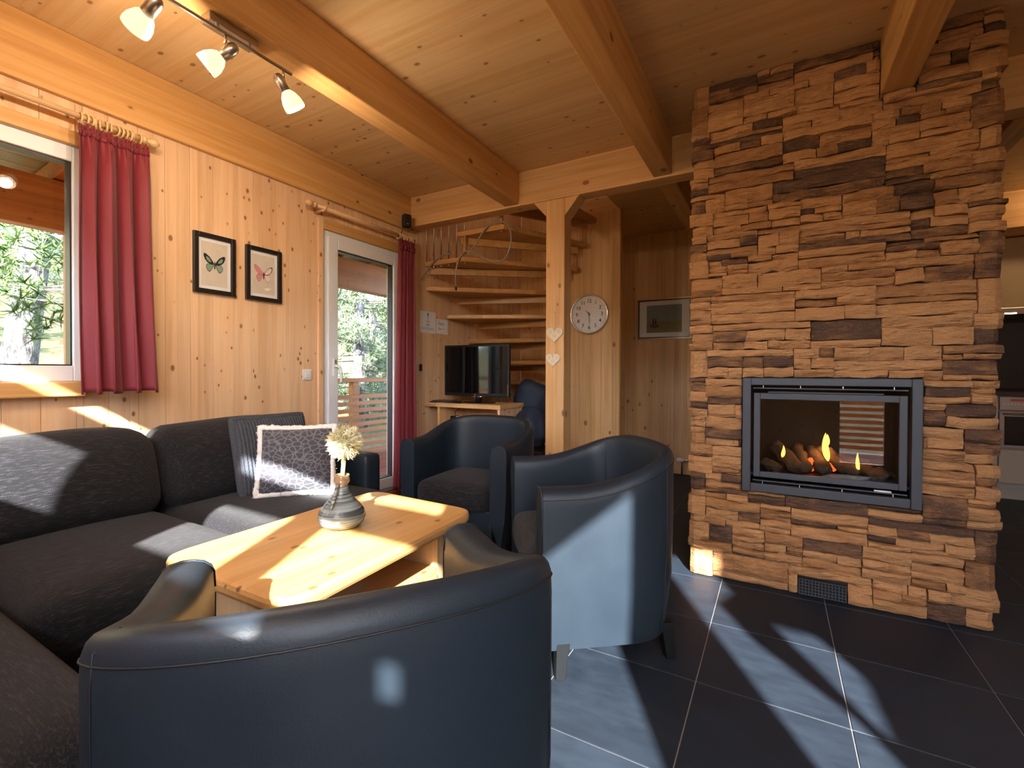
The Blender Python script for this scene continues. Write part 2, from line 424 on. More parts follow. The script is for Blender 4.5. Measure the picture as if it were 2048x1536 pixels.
# ------------------------------------------------------------------ the room shell
ZC = 2.537; XL = -2.75; YB = 5.09; YF = -.90; XR = 3.0; YK = 6.05
def make_floor():
    f = struct(MB().box(XL-.25, XR+.1, YF-.1, YK+.1, -.12, -.006).build('floor', 'grout'), 'dark slate tiled floor with pale grout lines')
    T = .4345; me = None
    bm = MB().box(-T/2+.0017, T/2-.0017, -T/2+.0017, T/2-.0017, -.005, .0006)
    first = bm.build('tile', 'slate_tile', f, bevel=.0015)
    xs = [-.23 + T/2 + T*i for i in range(-6, 8)]; ys = [1.692 + T/2 + T*j for j in range(-6, 11)]
    k = 0
    for x in xs:
        for y in ys:
            if x < XL-.1 or x > XR+.1: continue
            o = first if k == 0 else first.copy()
            if k: COL.objects.link(o)
            o.location = (x, y, -.004); k += 1
make_floor()
def boards(parent, along, a0, a1, z0, z1, holes, plane, th, mat, w, name='wall_board', gap=.0012):
    """vertical boards on a wall plane; along = 'x' or 'y'; th signed thickness into the room"""
    cuts = {round(a1, 4)}; a = a0
    while a < a1 - .01: cuts.add(round(a, 4)); a += w
    for h in holes:
        for e in (h[0], h[1]):
            if a0 < e < a1:
                cuts = {c for c in cuts if abs(c - e) > .02 or c in (round(a0, 4), round(a1, 4))}; cuts.add(round(e, 4))
    cuts = sorted(cuts)
    for b0, b1 in zip(cuts[:-1], cuts[1:]):
        segs = [(z0, z1)]; mid = (b0+b1)/2
        for h in holes:
            if h[0] < mid < h[1]:
                ns = []
                for s in segs:
                    if h[2] > s[0]: ns.append((s[0], min(s[1], h[2])))
                    if h[3] < s[1]: ns.append((max(s[0], h[3]), s[1]))
                segs = ns
        for s in segs:
            if s[1]-s[0] < .005: continue
            p0, p1 = min(plane, plane+th), max(plane, plane+th)
            mb = MB()
            if along == 'y': mb.box(p0, p1, b0+gap/2, b1-gap/2, s[0], s[1])
            else: mb.box(b0+gap/2, b1-gap/2, p0, p1, s[0], s[1])
            mb.build(name, mat, parent, bevel=.0009, fixn=False)
WIN = (-.45, .895, 1.003, 2.06); DOOR = (2.185, 2.992, .075, 2.045)
def holed(mb, along, a0, a1, z0, z1, p0, p1, holes):
    xs = sorted({a0, a1, *[e for h in holes for e in h[:2]]})
    for b0, b1 in zip(xs[:-1], xs[1:]):
        segs = [(z0, z1)]
        for h in holes:
            if h[0] < (b0+b1)/2 < h[1]:
                segs = [t for s in segs for t in ((s[0], min(s[1], h[2])), (max(s[0], h[3]), s[1])) if t[1]-t[0] > .001]
        for s in segs:
            if along == 'y': mb.box(p0, p1, b0, b1, s[0], s[1])
            else: mb.box(b0, b1, p0, p1, s[0], s[1])
    return mb
def make_walls():
    w = struct(holed(MB(), 'y', YF-.1, YB+.1, -.1, 3.6, XL-.15, XL-.02, [WIN, DOOR]).build('wall_left', 'pine_z'), 'pale pine board wall with the window and balcony door')
    boards(w, 'y', YF, YB, 0, 2.27, [WIN, DOOR], XL-.02, .02, 'pine_z', .118)
    boards(w, 'y', 3.21, YB, 2.27, 3.4, [], XL-.02, .02, 'pine_z', .118)
    w = struct(MB().box(XL, .32, YB+.02, YB+.12, -.1, 3.6).build('wall_back', 'spruce_z'), 'knotty wood wall at the back behind stairs and picture')
    boards(w, 'x', XL, .32, 0, 3.4, [], YB+.02, -.02, 'spruce_z', .13)
    w = struct(MB().box(-1.715, -1.237, 4.16, 4.20, 0, ZC).build('wall_partition', 'spruce_z'), 'narrow wood partition wall carrying the clock')
    boards(w, 'x', -1.715, -1.237, 0, ZC, [], 4.16, -.012, 'spruce_z', .105, gap=.0008)
    MB().box(-1.237, -1.225, 4.145, 4.21, 0, ZC).build('edge_strip', 'beam_z', w)
    # kitchen end
    w = struct(MB().box(.30, XR+.1, YK, YK+.1, -.1, ZC+.1).build('wall_kitchen', 'kitchen_dark'), 'dark kitchen end wall behind the worktop')
    struct(MB().box(.22, .32, YB+.12, YK, -.1, ZC+.1).build('wall_kitchen_side', 'spruce_z'))
    struct(MB().box(XR, XR+.1, YF-.1, YK+.1, -.1, ZC+.1).build('wall_right', 'pine_z'))
    # unseen wall behind the camera; glazed openings shaped to place the sun patches
    op = [(-2.12, -1.46, 1.565, 1.885), (-2.12, -1.46, 2.06, 2.15), (-1.03, -.43, 1.565, 1.885), (-1.03, -.43, 2.06, 2.17),
          (-.27, .19, 1.565, 1.885), (-.27, .19, 2.06, 2.17), (.312, .364, 1.535, 1.61), (.60, .98, .1, 2.38), (1.43, 1.715, .1, 2.50), (1.72, 1.905, 1.75, 2.12)]  # smallest slot is added for the sun spot on the near chair back
    w = struct(holed(MB(), 'x', XL-.2, XR, -.1, ZC+.05, YF-.05, YF, op).build('wall_front', 'pine_z'), 'unseen timber wall behind the viewer, glazed openings shaped for the sun patches')
    for i, h in enumerate(op):
        p = MB().box(h[0]-.01, h[1]+.01, YF-.03, YF-.026, h[2]-.01, h[3]+.01).build('pane', 'pane', w)
    # unseen panels added across the openings to cut the sun patches slantwise
    MB().prism([(.58, 2.40), (1.0, 2.40), (1.0, 2.35), (.58, 1.94)], YF+.002, YF+.008, 'y').build('sun_blocker', 'curtain_red', w)
    MB().prism([(1.73, 2.28), (1.73, 1.68), (1.57, 1.98), (1.555, 2.16)], YF+.002, YF+.008, 'y').build('sun_blocker', 'curtain_red', w)
    MB().prism([(1.74, 1.74), (1.92, 1.74), (1.92, 2.0)], YF+.002, YF+.008, 'y').build('sun_blocker', 'curtain_red', w)
make_walls()
def make_ceiling():
    c = MB()
    c.box(XL-.25, XR+.1, YF-.1, 3.21, ZC+.03, ZC+.15); c.box(-1.25, XR+.1, 3.21, YK+.1, ZC+.03, ZC+.15)
    c.box(XL-.25, -1.25, YB, YB+.15, ZC+.03, ZC+.15)
    c = struct(c.build('ceiling', 'ceiling_wood'), 'knotty spruce board ceiling')
    y = YF
    edges = [YF, -.42, .08, .58, 1.08, 1.62, 2.12, 2.6, 3.21]
    for a, b in zip(edges[:-1], edges[1:]):
        MB().box(XL, XR, a+.0004, b-.0004, ZC, ZC+.03).build('ceiling_panel', 'ceiling_wood', c, bevel=.0006, fixn=False)
    edges = [3.21, 3.7, 4.2, 4.7, 5.2, YK]
    for a, b in zip(edges[:-1], edges[1:]):
        MB().box(-1.25 if a < 5 else XL, XR, a+.0004, b-.0004, ZC, ZC+.03).build('ceiling_panel', 'ceiling_wood', c, bevel=.0006, fixn=False)
    MB().box(-1.95, -1.2504, 4.205, YB, ZC, ZC+.14).build('ceiling_panel', 'ceiling_wood', c, bevel=.0006, fixn=False)
    s = MB().box(XL-.1, -1.15, 3.1, YB+.1, 3.4, 3.5).box(XL, -1.15, 3.11, 3.21, ZC+.15, 3.4).box(-1.25, -1.15, 3.21, YB, ZC+.15, 3.4)
    struct(s.build('ceiling_stairwell', 'spruce_x'), 'wooden lining of the stairwell above the ceiling')
make_ceiling()
def make_beams():
    def bm(name, label, *b, mat='beam_y', bev=.006):
        return struct(MB().box(*b).build(name, mat, bevel=bev, fixn=False), label)
    bm('ceiling_beam', 'ceiling beam carrying the three-spot lamp', -1.792, -1.674, YF, 3.057, 2.30, ZC)
    bm('ceiling_beam', 'middle ceiling beam running towards the wooden post lintel', -.692, -.578, YF, 3.057, 2.30, ZC)
    bm('ceiling_beam', 'ceiling beam ending in the stone chimney', .393, .511, YF, 2.66, 2.29, ZC)
    bm('ceiling_beam', 'ceiling beam behind the lintel beside the chimney', -.692, -.578, 3.215, YB, 2.30, ZC)
    bm('wall_plate', 'wide wooden plate along the top of the window wall', XL, XL+.03, YF, 3.057, 2.252, ZC)
    bm('lintel_beam', 'long cross beam over the stairs and the post', XL, XR, 3.057, 3.185, 2.288, ZC, mat='spruce_x')
    bm('partition_beam', 'beam over the kitchen passage right of the chimney', 1.0, 1.12, 3.21, YK, 2.29, ZC)
    p = thing('wooden_post', 'square light wood post carrying the cross beam', 'post', (-1.38, 3.12, 0), kind='structure')
    MB().box(-1.451, -1.307, 3.059, 3.19, 0, 2.287).build('shaft', 'spruce_z', p, bevel=.006)
    for sx, x in ((-1, -1.451), (1, -1.307)):
        w = .102 if sx < 0 else .109; h = .112 if sx < 0 else .127
        MB().prism([(x, 2.287), (x+sx*w, 2.287), (x, 2.287-h)][::sx], 3.062, 3.182, 'y').build('brace', 'spruce_z', p, bevel=.003)
make_beams()

# ------------------------------------------------------------------ window and balcony door in the left wall
def frame_yz(mb, y0, y1, z0, z1, wy, wz0, wz1, x0, x1):
    mb.box(x0, x1, y0, y0+wy, z0, z1); mb.box(x0, x1, y1-wy, y1, z0, z1)
    mb.box(x0, x1, y0+wy, y1-wy, z0, z0+wz0); mb.box(x0, x1, y0+wy, y1-wy, z1-wz1, z1); return mb
def make_openings():
    y0, y1, z0, z1 = WIN
    w = thing('window_1', 'white framed window behind the wide red curtain', None, (XL, .2, z0), kind='structure')
    frame_yz(MB(), y0, y1, z0, z1, .03, .07, .068, XL-.09, XL-.015).build('frame', 'white_frame', w, bevel=.004)
    frame_yz(MB(), y0+.03, y1-.03, z0+.07, z1-.068, .006, .006, .006, XL-.085, XL-.03).build('gasket', 'gasket', w)
    MB().box(XL-.06, XL-.055, y0+.03, y1-.03, z0+.07, z1-.068).build('glass_pane', 'pane', w)
    frame_yz(MB(), y0, y1, z0, z1, .012, .012, .012, XL-.165, XL-.09).build('reveal', 'spruce_z', w)
    MB().box(XL-.005, XL+.045, y0, y1-.005, z0-.066, z0-.001).build('sill_board', 'beam_y', w, bevel=.006)
    MB().box(XL-.002, XL+.014, y0, y1+.055, z1, z1+.062).build('head_casing', 'beam_y', w, bevel=.003)
    MB().box(XL-.002, XL+.014, y1, y1+.055, z0, z1).build('side_casing', 'beam_z', w, bevel=.003)
    y0, y1, z0, z1 = DOOR
    d = thing('door_1', 'white framed glass balcony door with a red curtain', None, (XL, 2.56, 0), kind='structure')
    frame_yz(MB(), y0, y1, z0, z1, .045, .03, .04, XL-.07, XL-.01).build('frame', 'white_frame', d, bevel=.004)
    s = frame_yz(MB(), y0+.045, y1-.03, z0+.03, z1-.04, .085, .085, .078, XL-.075, XL+.006).build('sash', 'white_frame', d, bevel=.006)
    frame_yz(MB(), y0+.128, y1-.113, z0+.113, z1-.116, .008, .008, .008, XL-.06, XL-.01).build('gasket', 'gasket', d)
    MB().box(XL-.045, XL-.04, y0+.13, y1-.115, z0+.115, z1-.118).build('glass_pane', 'pane', d)
    frame_yz(MB(), y0, y1, z0, z1, .012, .02, .012, XL-.165, XL-.075).build('reveal', 'porch_wood', d)
    h = MB().box(XL+.006, XL+.014, 2.268, 2.298, 1.02, 1.145).build('handle_plate', 'white_frame', d, bevel=.003)
    MB().box(XL+.014, XL+.018, 2.277, 2.289, 1.11, 1.135).build('lock_plate', 'steel', h)
    MB().tube([(XL+.012, 2.283, 1.09), (XL+.05, 2.283, 1.09), (XL+.058, 2.29, 1.075), (XL+.056, 2.30, .99), (XL+.05, 2.30, .965)], .011, 8).build('lever', 'white_frame', h, smooth=True)
    MB().box(XL-.002, XL+.014, y0-.042, y0, 0, z1+.07).build('side_casing', 'pine_z', d, bevel=.003)
    MB().box(XL-.002, XL+.014, y0, y1+.05, z1, z1+.07).build('head_casing', 'beam_y', d, bevel=.003)
    MB().box(XL-.02, XL+.05, y0-.03, y1+.04, .0, z0).build('threshold', 'deck_wood', d, bevel=.004)
make_openings()

# ------------------------------------------------------------------ staircase
def make_stairs():
    st = thing('winder_staircase', 'open winding oak staircase with thin steel balusters', 'staircase', (-2.2, 4.1, 0))
    def per(s):
        if s < 0: return Vector((-2.735 - s, 5.06))
        if s < 1.83: return Vector((-2.735, 5.06 - s*(5.06-3.24)/1.83))
        return Vector((-2.735 + (s-1.83), 3.24))
    treads = []
    for k in range(-8, 4):
        s0 = 1.36 + .358*k if k <= 0 else (1.80, 2.19, 2.56)[k-1]
        z = 1.815 + .2145*k
        if k <= -8: z = max(z, .1)
        if k >= 1: inner = Vector((-1.635 + .082*(k-1), 4.085))
        else: inner = Vector((-1.77 + .02*max(0, -k-4), 4.07 + .035*min(-k, 7)))
        treads.append((s0, s0+.49 if k < 1 else s0+.46, z, inner))
    for i, (s0, s1, z, q) in enumerate(treads):
        a, b = per(s0), per(s1)
        poly = [a]
        for c in (0, 1.83):
            if s0 < c - .02 and s1 > c + .02: poly.append(per(c))
        poly.append(b)
        for e, p in ((1, b), (-1, a)):
            d = (q-p).normalized(); n = Vector((-d.y, d.x)) * (.045 if e > 0 else -.045)
            o = q + (n if (q + n - (a if e > 0 else b)).length > (q - n - (a if e > 0 else b)).length else -n)
            poly.append(o)
            if e > 0: poly.append(q + ((q-(a+b)/2).normalized())*.04)
        ar = sum(poly[j].x*poly[(j+1) % len(poly)].y - poly[(j+1) % len(poly)].x*poly[j].y for j in range(len(poly)))
        if ar < 0: poly = poly[::-1]
        if z < .05: continue
        MB().prism(poly, z-.042, z).build('tread', 'oak_x', st, bevel=.008)
        d = (q-a); L = d.length; d.normalize(); a2 = a + d*.04; q2 = q - d*.06; n = Vector((-d.y, d.x))*.011
        MB().prism([a2+n, q2+n, q2-n, a2-n][::-1], z-.105, z-.044).build('riser_batten', 'oak_x', st, bevel=.003)
    z = 1.815 + .2145
    for j in range(6):
        x = -2.722 + .0825*j
        MB().tube([(x, 3.262, z), (x, 3.262, 2.95)], .0062, 8).build('baluster_rod', 'steel', st, smooth=True)
        MB().lathe([(.008, 0), (.008, .006), (.003, .012)], 10, (x, 3.262, z-.054)).build('bolt', 'steel', st)
    for x, z0, z1 in ((-2.306, z, z+.2145-.042), (-1.945, z+.2145, z+.5)):
        MB().tube([(x, 3.262, z0), (x, 3.262, z1)], .017, 12).build('wooden_baluster', 'oak_x', st, smooth=True)
        MB().lathe([(.008, 0), (.008, .006), (.003, .012)], 10, (x, 3.262, z0-.054)).build('bolt', 'steel', st)
    for k in (1, 2):
        q = treads[8+k][3]; z0 = treads[8+k][2]
        MB().tube([(q.x-.01, q.y-.02, z0), (q.x-.01, q.y-.02, z0+.2145-.042)], .013, 10).build('spacer_dowel', 'oak_x', st, smooth=True)
make_stairs()

# ------------------------------------------------------------------ stone chimney breast, gas fire, vent
FX0, FX1, FZ0, FZ1 = -.143, .545, .469, 1.028
def make_chimney():
    ch = thing('stone_chimney', 'tall chimney breast clad in stacked brown ledgestone', 'fireplace', (.2, 2.83, 0))
    ZT = ZC - .002
    core = MB(); X0, X1, Y0, Y1 = -.375, .775, 2.632, 3.05
    for a, b, c, d in ((X0, FX0+.02, 0, ZT), (FX1-.02, X1, 0, ZT), (FX0+.02, FX1-.02, 0, FZ0+.02), (FX0+.02, FX1-.02, FZ1-.02, ZT)):
        core.box(a, b, Y0, Y1, c, d)
    core.box(FX0+.02, FX1-.02, Y1-.04, Y1, FZ0+.02, FZ1-.02)
    core.build('core', 'stone_core', ch)
    rnd = random.Random(11)
    holes = [(FX0-.004, FX1+.004, FZ0-.004, FZ1+.004), (.098, .293, -.01, .082), (.389, .515, 2.285, 2.6)]
    stones = []
    z = 0
    bands = []
    while z < ZT - .02:
        h = rnd.choice((.085, .10, .115, .13, .145)); h = min(h, ZT - z)
        if ZT - (z+h) < .06: h = ZT - z
        bands.append((z, z+h)); z += h
    for bi, (b0, b1) in enumerate(bands):
        x = -.385
        lens = [rnd.uniform(.075, .11)]                     # corner block
        while x + sum(lens) < .785 - .22: lens.append(rnd.uniform(.14, .44))
        tot = .785 - .385 * -1 - 0
        rest = (.785 + .385) - sum(lens)
        lens.append(rest if rest > .07 else .07)
        sc = (.785 + .385) / sum(lens); lens = [l*sc for l in lens]
        if bi % 2: lens = lens[::-1]
        for L in lens:
            H = b1 - b0
            if L < .13 and rnd.random() < .25: rows = [H]
            else:
                n = rnd.choice((2, 3, 3, 4)) if H > .11 else rnd.choice((2, 2, 3, 3))
                c = sorted(rnd.uniform(.25, .75) if n == 2 else (i + rnd.uniform(-.35, .35))/n for i in range(1, n))
                c = [0] + c + [1]; rows = [(c[i+1]-c[i])*H for i in range(n)]
            zz = b0
            for r in rows:
                n = 1 if L < .15 else rnd.choice((1, 1, 2, 2)) if L < .3 else rnd.choice((1, 1, 2, 3))
                cs = [0] + sorted((i + rnd.uniform(-.32, .32))/n for i in range(1, n)) + [1]
                for i in range(n): stones.append([x + cs[i]*L, x + cs[i+1]*L, zz, zz+r])
                zz += r
            x += L
    def cut(s, h):
        if s[0] >= h[1] or s[1] <= h[0] or s[2] >= h[3] or s[3] <= h[2]: return [s]
        out = []
        if s[0] < h[0]: out.append([s[0], h[0], s[2], s[3]])
        if s[1] > h[1]: out.append([h[1], s[1], s[2], s[3]])
        a, b = max(s[0], h[0]), min(s[1], h[1])
        if s[2] < h[2]: out.append([a, b, s[2], h[2]])
        if s[3] > h[3]: out.append([a, b, h[3], s[3]])
        return [o for o in out if o[1]-o[0] > .012 and o[3]-o[2] > .008]
    for h in holes: stones = [o for s in stones for o in cut(s, h)]
    stones.sort(key=lambda s: -(s[1]-s[0])*(s[3]-s[2]))
    def stone(s, yb=2.636, side=0):
        x0, x1, z0, z1 = s; w, h = x1-x0, z1-z0
        hole_edge = lambda e, i, j: any(abs(e - q) < .002 for hh in holes for q in (hh[i], hh[j]))
        g = .0012
        jl = jr = 0
        if x0 < -.37: jl = -rnd.uniform(0, .02)
        if x1 > .77: jr = rnd.uniform(-.004, .024)
        x0 += g + jl; x1 += -g + jr; z0 += g; z1 -= g
        nx = max(3, min(8, int(w/.035)+2)); nz = 3 if h < .05 else 4
        f = yb - rnd.uniform(.022, .046); tilt = rnd.uniform(-.009, .009); o = Vector((rnd.uniform(0, 99), rnd.uniform(0, 99), rnd.uniform(0, 99)))
        mb = MB(); nv = []
        for i in range(nx+1):
            for j in range(nz+1):
                u, v = i/nx, j/nz
                p = Vector((x0 + (x1-x0)*u, 0, z0 + (z1-z0)*v))
                nn = noise.noise(Vector((p.x*9, p.z*28, 0)) + o)*.015 + noise.noise(Vector((p.x*26, p.z*60, 5)) + o)*.008
                edge = (i in (0, nx)) or (j in (0, nz))
                y = f + nn + tilt*(v-.5)*2 + (.007 if edge else 0) + (.005 if (i in (0, nx)) and (j in (0, nz)) else 0)
                dz = noise.noise(Vector((p.x*17, 3, z0*40)) + o)*min(.008, h*.18) if j in (0, nz) else 0
                if (j == 0 and z0 < .01) or (j == nz and z1 > ZT - .02): dz = 0
                dx = noise.noise(Vector((p.z*30, 7, x0*20)) + o)*.003 if i in (0, nx) else 0
                if jl and i == 0: y += .012
                if jr and i == nx: y += .012
                nv.append((p.x+dx, y, p.z+dz))
        fs = [(i*(nz+1)+j, (i+1)*(nz+1)+j, (i+1)*(nz+1)+j+1, i*(nz+1)+j+1) for i in range(nx) for j in range(nz)]
        ring = [i*(nz+1) for i in range(nx)] + [nx*(nz+1)+j for j in range(nz)] + [i*(nz+1)+nz for i in range(nx, 0, -1)] + [j for j in range(nz, 0, -1)]
        b = len(nv); yback = 2.70 if (jl or jr) else yb+.002
        nv += [(nv[q][0], yback if (nv[q][0] < X0 or nv[q][0] > X1) else yb+.002, nv[q][2]) for q in ring]
        m = len(ring)
        fs += [(ring[(q+1) % m], ring[q], b+q, b+(q+1) % m) for q in range(m)]
        mb.add(nv, fs)
        t = rnd.random(); tone = rnd.uniform(.0, .35) if t < .55 else rnd.uniform(.35, .62) if t < .78 else rnd.uniform(.74, 1.0)
        return mb, tone
    def put(mbs, name, kind=None):
        big = MB(); tones = []
        for mb, tn in mbs: big.add(mb.v, mb.f); tones += [tn]*len(mb.v)
        o = big.build(name, 'ledge_stone', ch, fixn=False)
        at = o.data.attributes.new('tone', 'FLOAT', 'POINT'); at.data.foreach_set('value', tones)
        if kind: o['kind'] = kind
        return o
    for s in stones[:300]: put([stone(s)], 'stone')
    small = [stone(s) for s in stones[300:]]
    if small: put(small, 'small_stones', 'stuff')
    # cladding of the two return faces
    side = []
    for sx in (-1, 1):
        z = 0
        while z < ZT-.02:
            h = min(rnd.uniform(.03, .08), ZT-z); y = 2.70
            while y < Y1:
                L = min(rnd.uniform(.12, .3), Y1-y)
                if z + h < 2.28 or y + L < 3.05:
                    xa = X0 if sx < 0 else X1; xb = xa + sx*rnd.uniform(.008, .022)
                    mb = MB().box(min(xa, xb), max(xa, xb), y+.002, y+L-.002, z+.002, z+h-.002)
                    side.append((mb, rnd.uniform(0, .5) if rnd.random() < .75 else .9))
                y += L
            z += h
    put(side, 'side_cladding', 'stuff')
make_chimney()
def make_fire():
    f = thing('gas_fire', 'black framed glass-fronted gas fire built into the stone', 'fire insert', (.2, 2.6, FZ0))
    y0, y1 = 2.578, 2.612
    def fr(mb, x0, x1, z0, z1, wl, wr, wb, wt, ya, yb):
        mb.box(x0, x0+wl, ya, yb, z0, z1); mb.box(x1-wr, x1, ya, yb, z0, z1)
        mb.box(x0+wl, x1-wr, ya, yb, z0, z0+wb); mb.box(x0+wl, x1-wr, ya, yb, z1-wt, z1); return mb
    o = MB().box(FX0, FX0+.037, y0, y1, FZ0, FZ1).box(FX1-.037, FX1, y0, y1, FZ0, FZ1).box(FX0+.037, FX1-.037, y0, y1, FZ1-.035, FZ1)
    o.build('surround', 'fire_metal', f, bevel=.0025)
    MB().box(FX0+.038, FX1-.038, y0+.002, y1, FZ0+.002, FZ0+.042).build('bottom_bar', 'fire_metal', f, bevel=.0025)
    cav = MB(); a, b, c, d = FX0+.022, FX1-.022, FZ0+.022, FZ1-.022
    cav.box(a, b, 2.99, 3.0, c, d); cav.box(a, a+.008, y1, 3.0, c, d); cav.box(b-.008, b, y1, 3.0, c, d); cav.box(a, b, y1, 3.0, c, c+.008); cav.box(a, b, y1, 3.0, d-.008, d)
    cav.build('housing', 'black_hole', f)
    for zz, sgn in ((FZ1-.05, 1), (FZ0+.056, -1)):
        MB().box(FX0+.047, FX1-.047, y0+.012, y0+.03, zz-.0025, zz+.0025).build('louvre_bar', 'fire_metal', f)
        for x in (FX0+.09, FX0+.245, FX0+.41, FX1-.095):
            MB().box(x-.0014, x+.0014, y0+.014, y0+.028, zz, zz+sgn*.014).build('louvre_pin', 'steel', f)
    MB().box(FX0+.11, FX1-.13, y0+.02, y0+.03, .957, .962).build('latch_bar', 'fire_metal', f)
    MB().box(FX1-.16, FX1-.10, y0+.022, y0+.03, .522, .534).build('control_flap', 'steel', f)
    dz0, dz1, dx0, dx1 = .544, .955, -.093, .495
    dr = fr(MB(), dx0, dx1, dz0, dz1, .028, .028, .027, .03, y0+.004, y0+.026).build('fire_door', 'fire_metal', f, bevel=.002)
    MB().box(dx0+.027, dx1-.027, y0+.014, y0+.018, dz0+.026, dz1-.029).build('glass_pane', 'fire_pane', dr)
    MB().box(a+.01, b-.01, y1+.01, 2.985, .545, .555).build('burner_tray', 'fire_metal', f)
    def log(p, q, r, s):
        p, q = Vector(p), Vector(q); pts = [p.lerp(q, i/7) + Vector((0, 0, .008*math.sin(i*1.7+s))) for i in range(8)]
        rr = [r*(1 + .16*math.sin(i*2.1+s)) for i in range(8)]; rr[0] *= .85; rr[-1] *= .85
        mb = MB().tube(pts, rr, 12)
        mb.v = [tuple(Vector(v) + Vector((noise.noise(Vector(v)*30), noise.noise(Vector(v)*30+Vector((9, 0, 0))), noise.noise(Vector(v)*30+Vector((0, 9, 0)))))*.008) for v in mb.v]
        mb.build('log', 'log_bark', f, smooth=True)
    log((-.055, 2.72, .59), (.02, 2.66, .578), .024, 0)
    log((.0, 2.84, .665), (.10, 2.66, .588), .034, 1)
    log((.10, 2.86, .66), (.135, 2.65, .585), .028, 2)
    log((.16, 2.85, .66), (.21, 2.65, .585), .033, 3)
    log((.19, 2.80, .675), (.33, 2.66, .58), .030, 4)
    log((.36, 2.76, .60), (.44, 2.67, .585), .028, 5)
    log((.04, 2.9, .60), (.40, 2.88, .60), .035, 6)
    MB().ball((.155, 2.74, .60), .022, 10, 7, (1, 1, 1.6)).build('ember', 'ember', f, smooth=True)
    MB().ball((.245, 2.75, .60), .02, 10, 7, (1, 1, 1.4)).build('ember', 'ember', f, smooth=True)
    def flame(x, y, z, h, r, lean):
        mb = MB(); n = 9
        pts = [(x + lean*math.sin(i/n*2.2)*h, y, z + h*i/n) for i in range(n+1)]
        rr = [r*(.25 + 1.1*math.sin(PI*min(1, (i/n)*1.02)**.75)*(1-.35*i/n)) if i < n else .0006 for i in range(n+1)]
        mb.tube(pts, rr, 10).build('flame', 'flame', f, smooth=True)
    flame(.03, 2.67, .635, .058, .0075, .12)
    flame(.222, 2.70, .63, .135, .0125, -.10)
    flame(.212, 2.69, .70, .06, .009, .1)
    flame(.335, 2.66, .60, .085, .0065, -.05)
    lamp('fire_glow', (.2, 2.72, .72), .7, (1, .45, .15), .04)
make_fire()
def make_vent():
    v = thing('air_vent', 'small dark grid vent at the foot of the stone wall', 'vent', (.195, 2.6, .004))
    x0, x1, z0, z1, y = .102, .289, .004, .078, 2.598
    mb = MB()
    for i in range(15): x = x0 + (x1-x0-.0045)*i/14; mb.box(x, x+.0045, y, y+.004, z0, z1)
    for j in range(6): z = z0 + (z1-z0-.0045)*j/5; mb.box(x0, x1, y+.0005, y+.0045, z, z+.0045)
    mb.build('grid', 'fire_metal', v)
    MB().box(x0, x1, 2.624, 2.628, z0, z1).build('backing', 'black_hole', v)
make_vent()

# ------------------------------------------------------------------ coffee table, vase and flower
def make_table():
    t = thing('coffee_table', 'solid pine coffee table with rounded corners and lower shelf', 'table', (-1.31, 1.12, 0))
    c = [(-1.60, .685), (-1.0, .69), (-1.045, 1.56), (-1.63, 1.585)]
    def rounded(pts, r, n=6):
        out = []; k = len(pts)
        for i in range(k):
            p = Vector(pts[i]); a = (Vector(pts[i-1])-p).normalized(); b = (Vector(pts[(i+1) % k])-p).normalized()
            for j in range(n+1):
                s = j/n; q = (p+a*r)*(1-s)**2 + p*2*s*(1-s) + (p+b*r)*s*s; out.append(q)
        return out
    MB().prism(rounded(c, .085), .458, .5).build('table_top', 'table_wood', t, bevel=.014)
    MB().box(-1.50, -1.09, .80, .842, 0, .458).build('end_panel', 'table_pale', t, bevel=.006)
    MB().box(-1.53, -1.13, 1.42, 1.462, 0, .458).build('end_panel', 'table_pale', t, bevel=.006)
    MB().box(-1.50, -1.13, .842, 1.42, .275, .30).build('shelf', 'table_wood', t, bevel=.004)
    MB().box(-1.165, -1.125, .842, 1.42, .225, .275).build('rail', 'table_wood', t, bevel=.004)
    v = thing('ceramic_vase', 'grey-blue glazed bottle vase with a narrow neck', 'vase', (-1.344, 1.15, .5))
    pr = [(.048, 0), (.07, .004), (.088, .02), (.095, .04), (.09, .062), (.072, .085), (.048, .11), (.034, .13), (.0265, .15), (.0235, .165), (.026, .172), (.0315, .178), (.0315, .188), (.0285, .196), (.031, .2), (.029, .205), (.022, .203), (.019, .19), (.018, .16), (.0005, .155)]
    pr = [(r*.86, z*.90) for r, z in pr]
    MB().lathe(pr, 40, (-1.344, 1.15, .5005)).build('body', 'vase_glaze', v, smooth=True)
    MB().tube([(-1.338, 1.130, .655), (-1.334, 1.118, .640), (-1.330, 1.104, .61), (-1.324, 1.086, .578)], [.005, .007, .007, .004], 8).build('drip', 'vase_glaze', v, smooth=True)
    fl = thing('allium_flower', 'cream ball-shaped flower on a green stem in the vase', 'flower', (-1.344, 1.15, .56))
    MB().tube([(-1.344, 1.15, .56), (-1.343, 1.149, .66), (-1.336, 1.15, .72), (-1.330, 1.15, .80)], .0075, 10).build('stem', 'stem', fl, smooth=True)
    MB().ball((-1.328, 1.15, .80), .032, 12, 8).build('core', 'petal', fl, smooth=True)
    mb = MB(); rn = random.Random(3); C = Vector((-1.328, 1.15, .80))
    for i in range(1500):
        d = Vector((rn.gauss(0, 1), rn.gauss(0, 1), rn.gauss(0, 1))).normalized()
        j = (d + Vector((rn.gauss(0, .22), rn.gauss(0, .22), rn.gauss(0, .22)))).normalized()
        L = rn.uniform(.022, .040); p = C + d*.030; e = p + j*L*.75; tip = e + (j + Vector((rn.gauss(0, .5), rn.gauss(0, .5), rn.gauss(0, .5))))*.008
        a = j.cross(Vector((rn.random(), rn.random(), rn.random()))).normalized()*.0017
        mb.add([p-a, p+a, e+a*1.6, e-a*1.6, tip], [(0, 1, 2, 3), (3, 2, 4)])
    setp(mb.build('florets', 'petal', fl, fixn=False), kind='stuff')
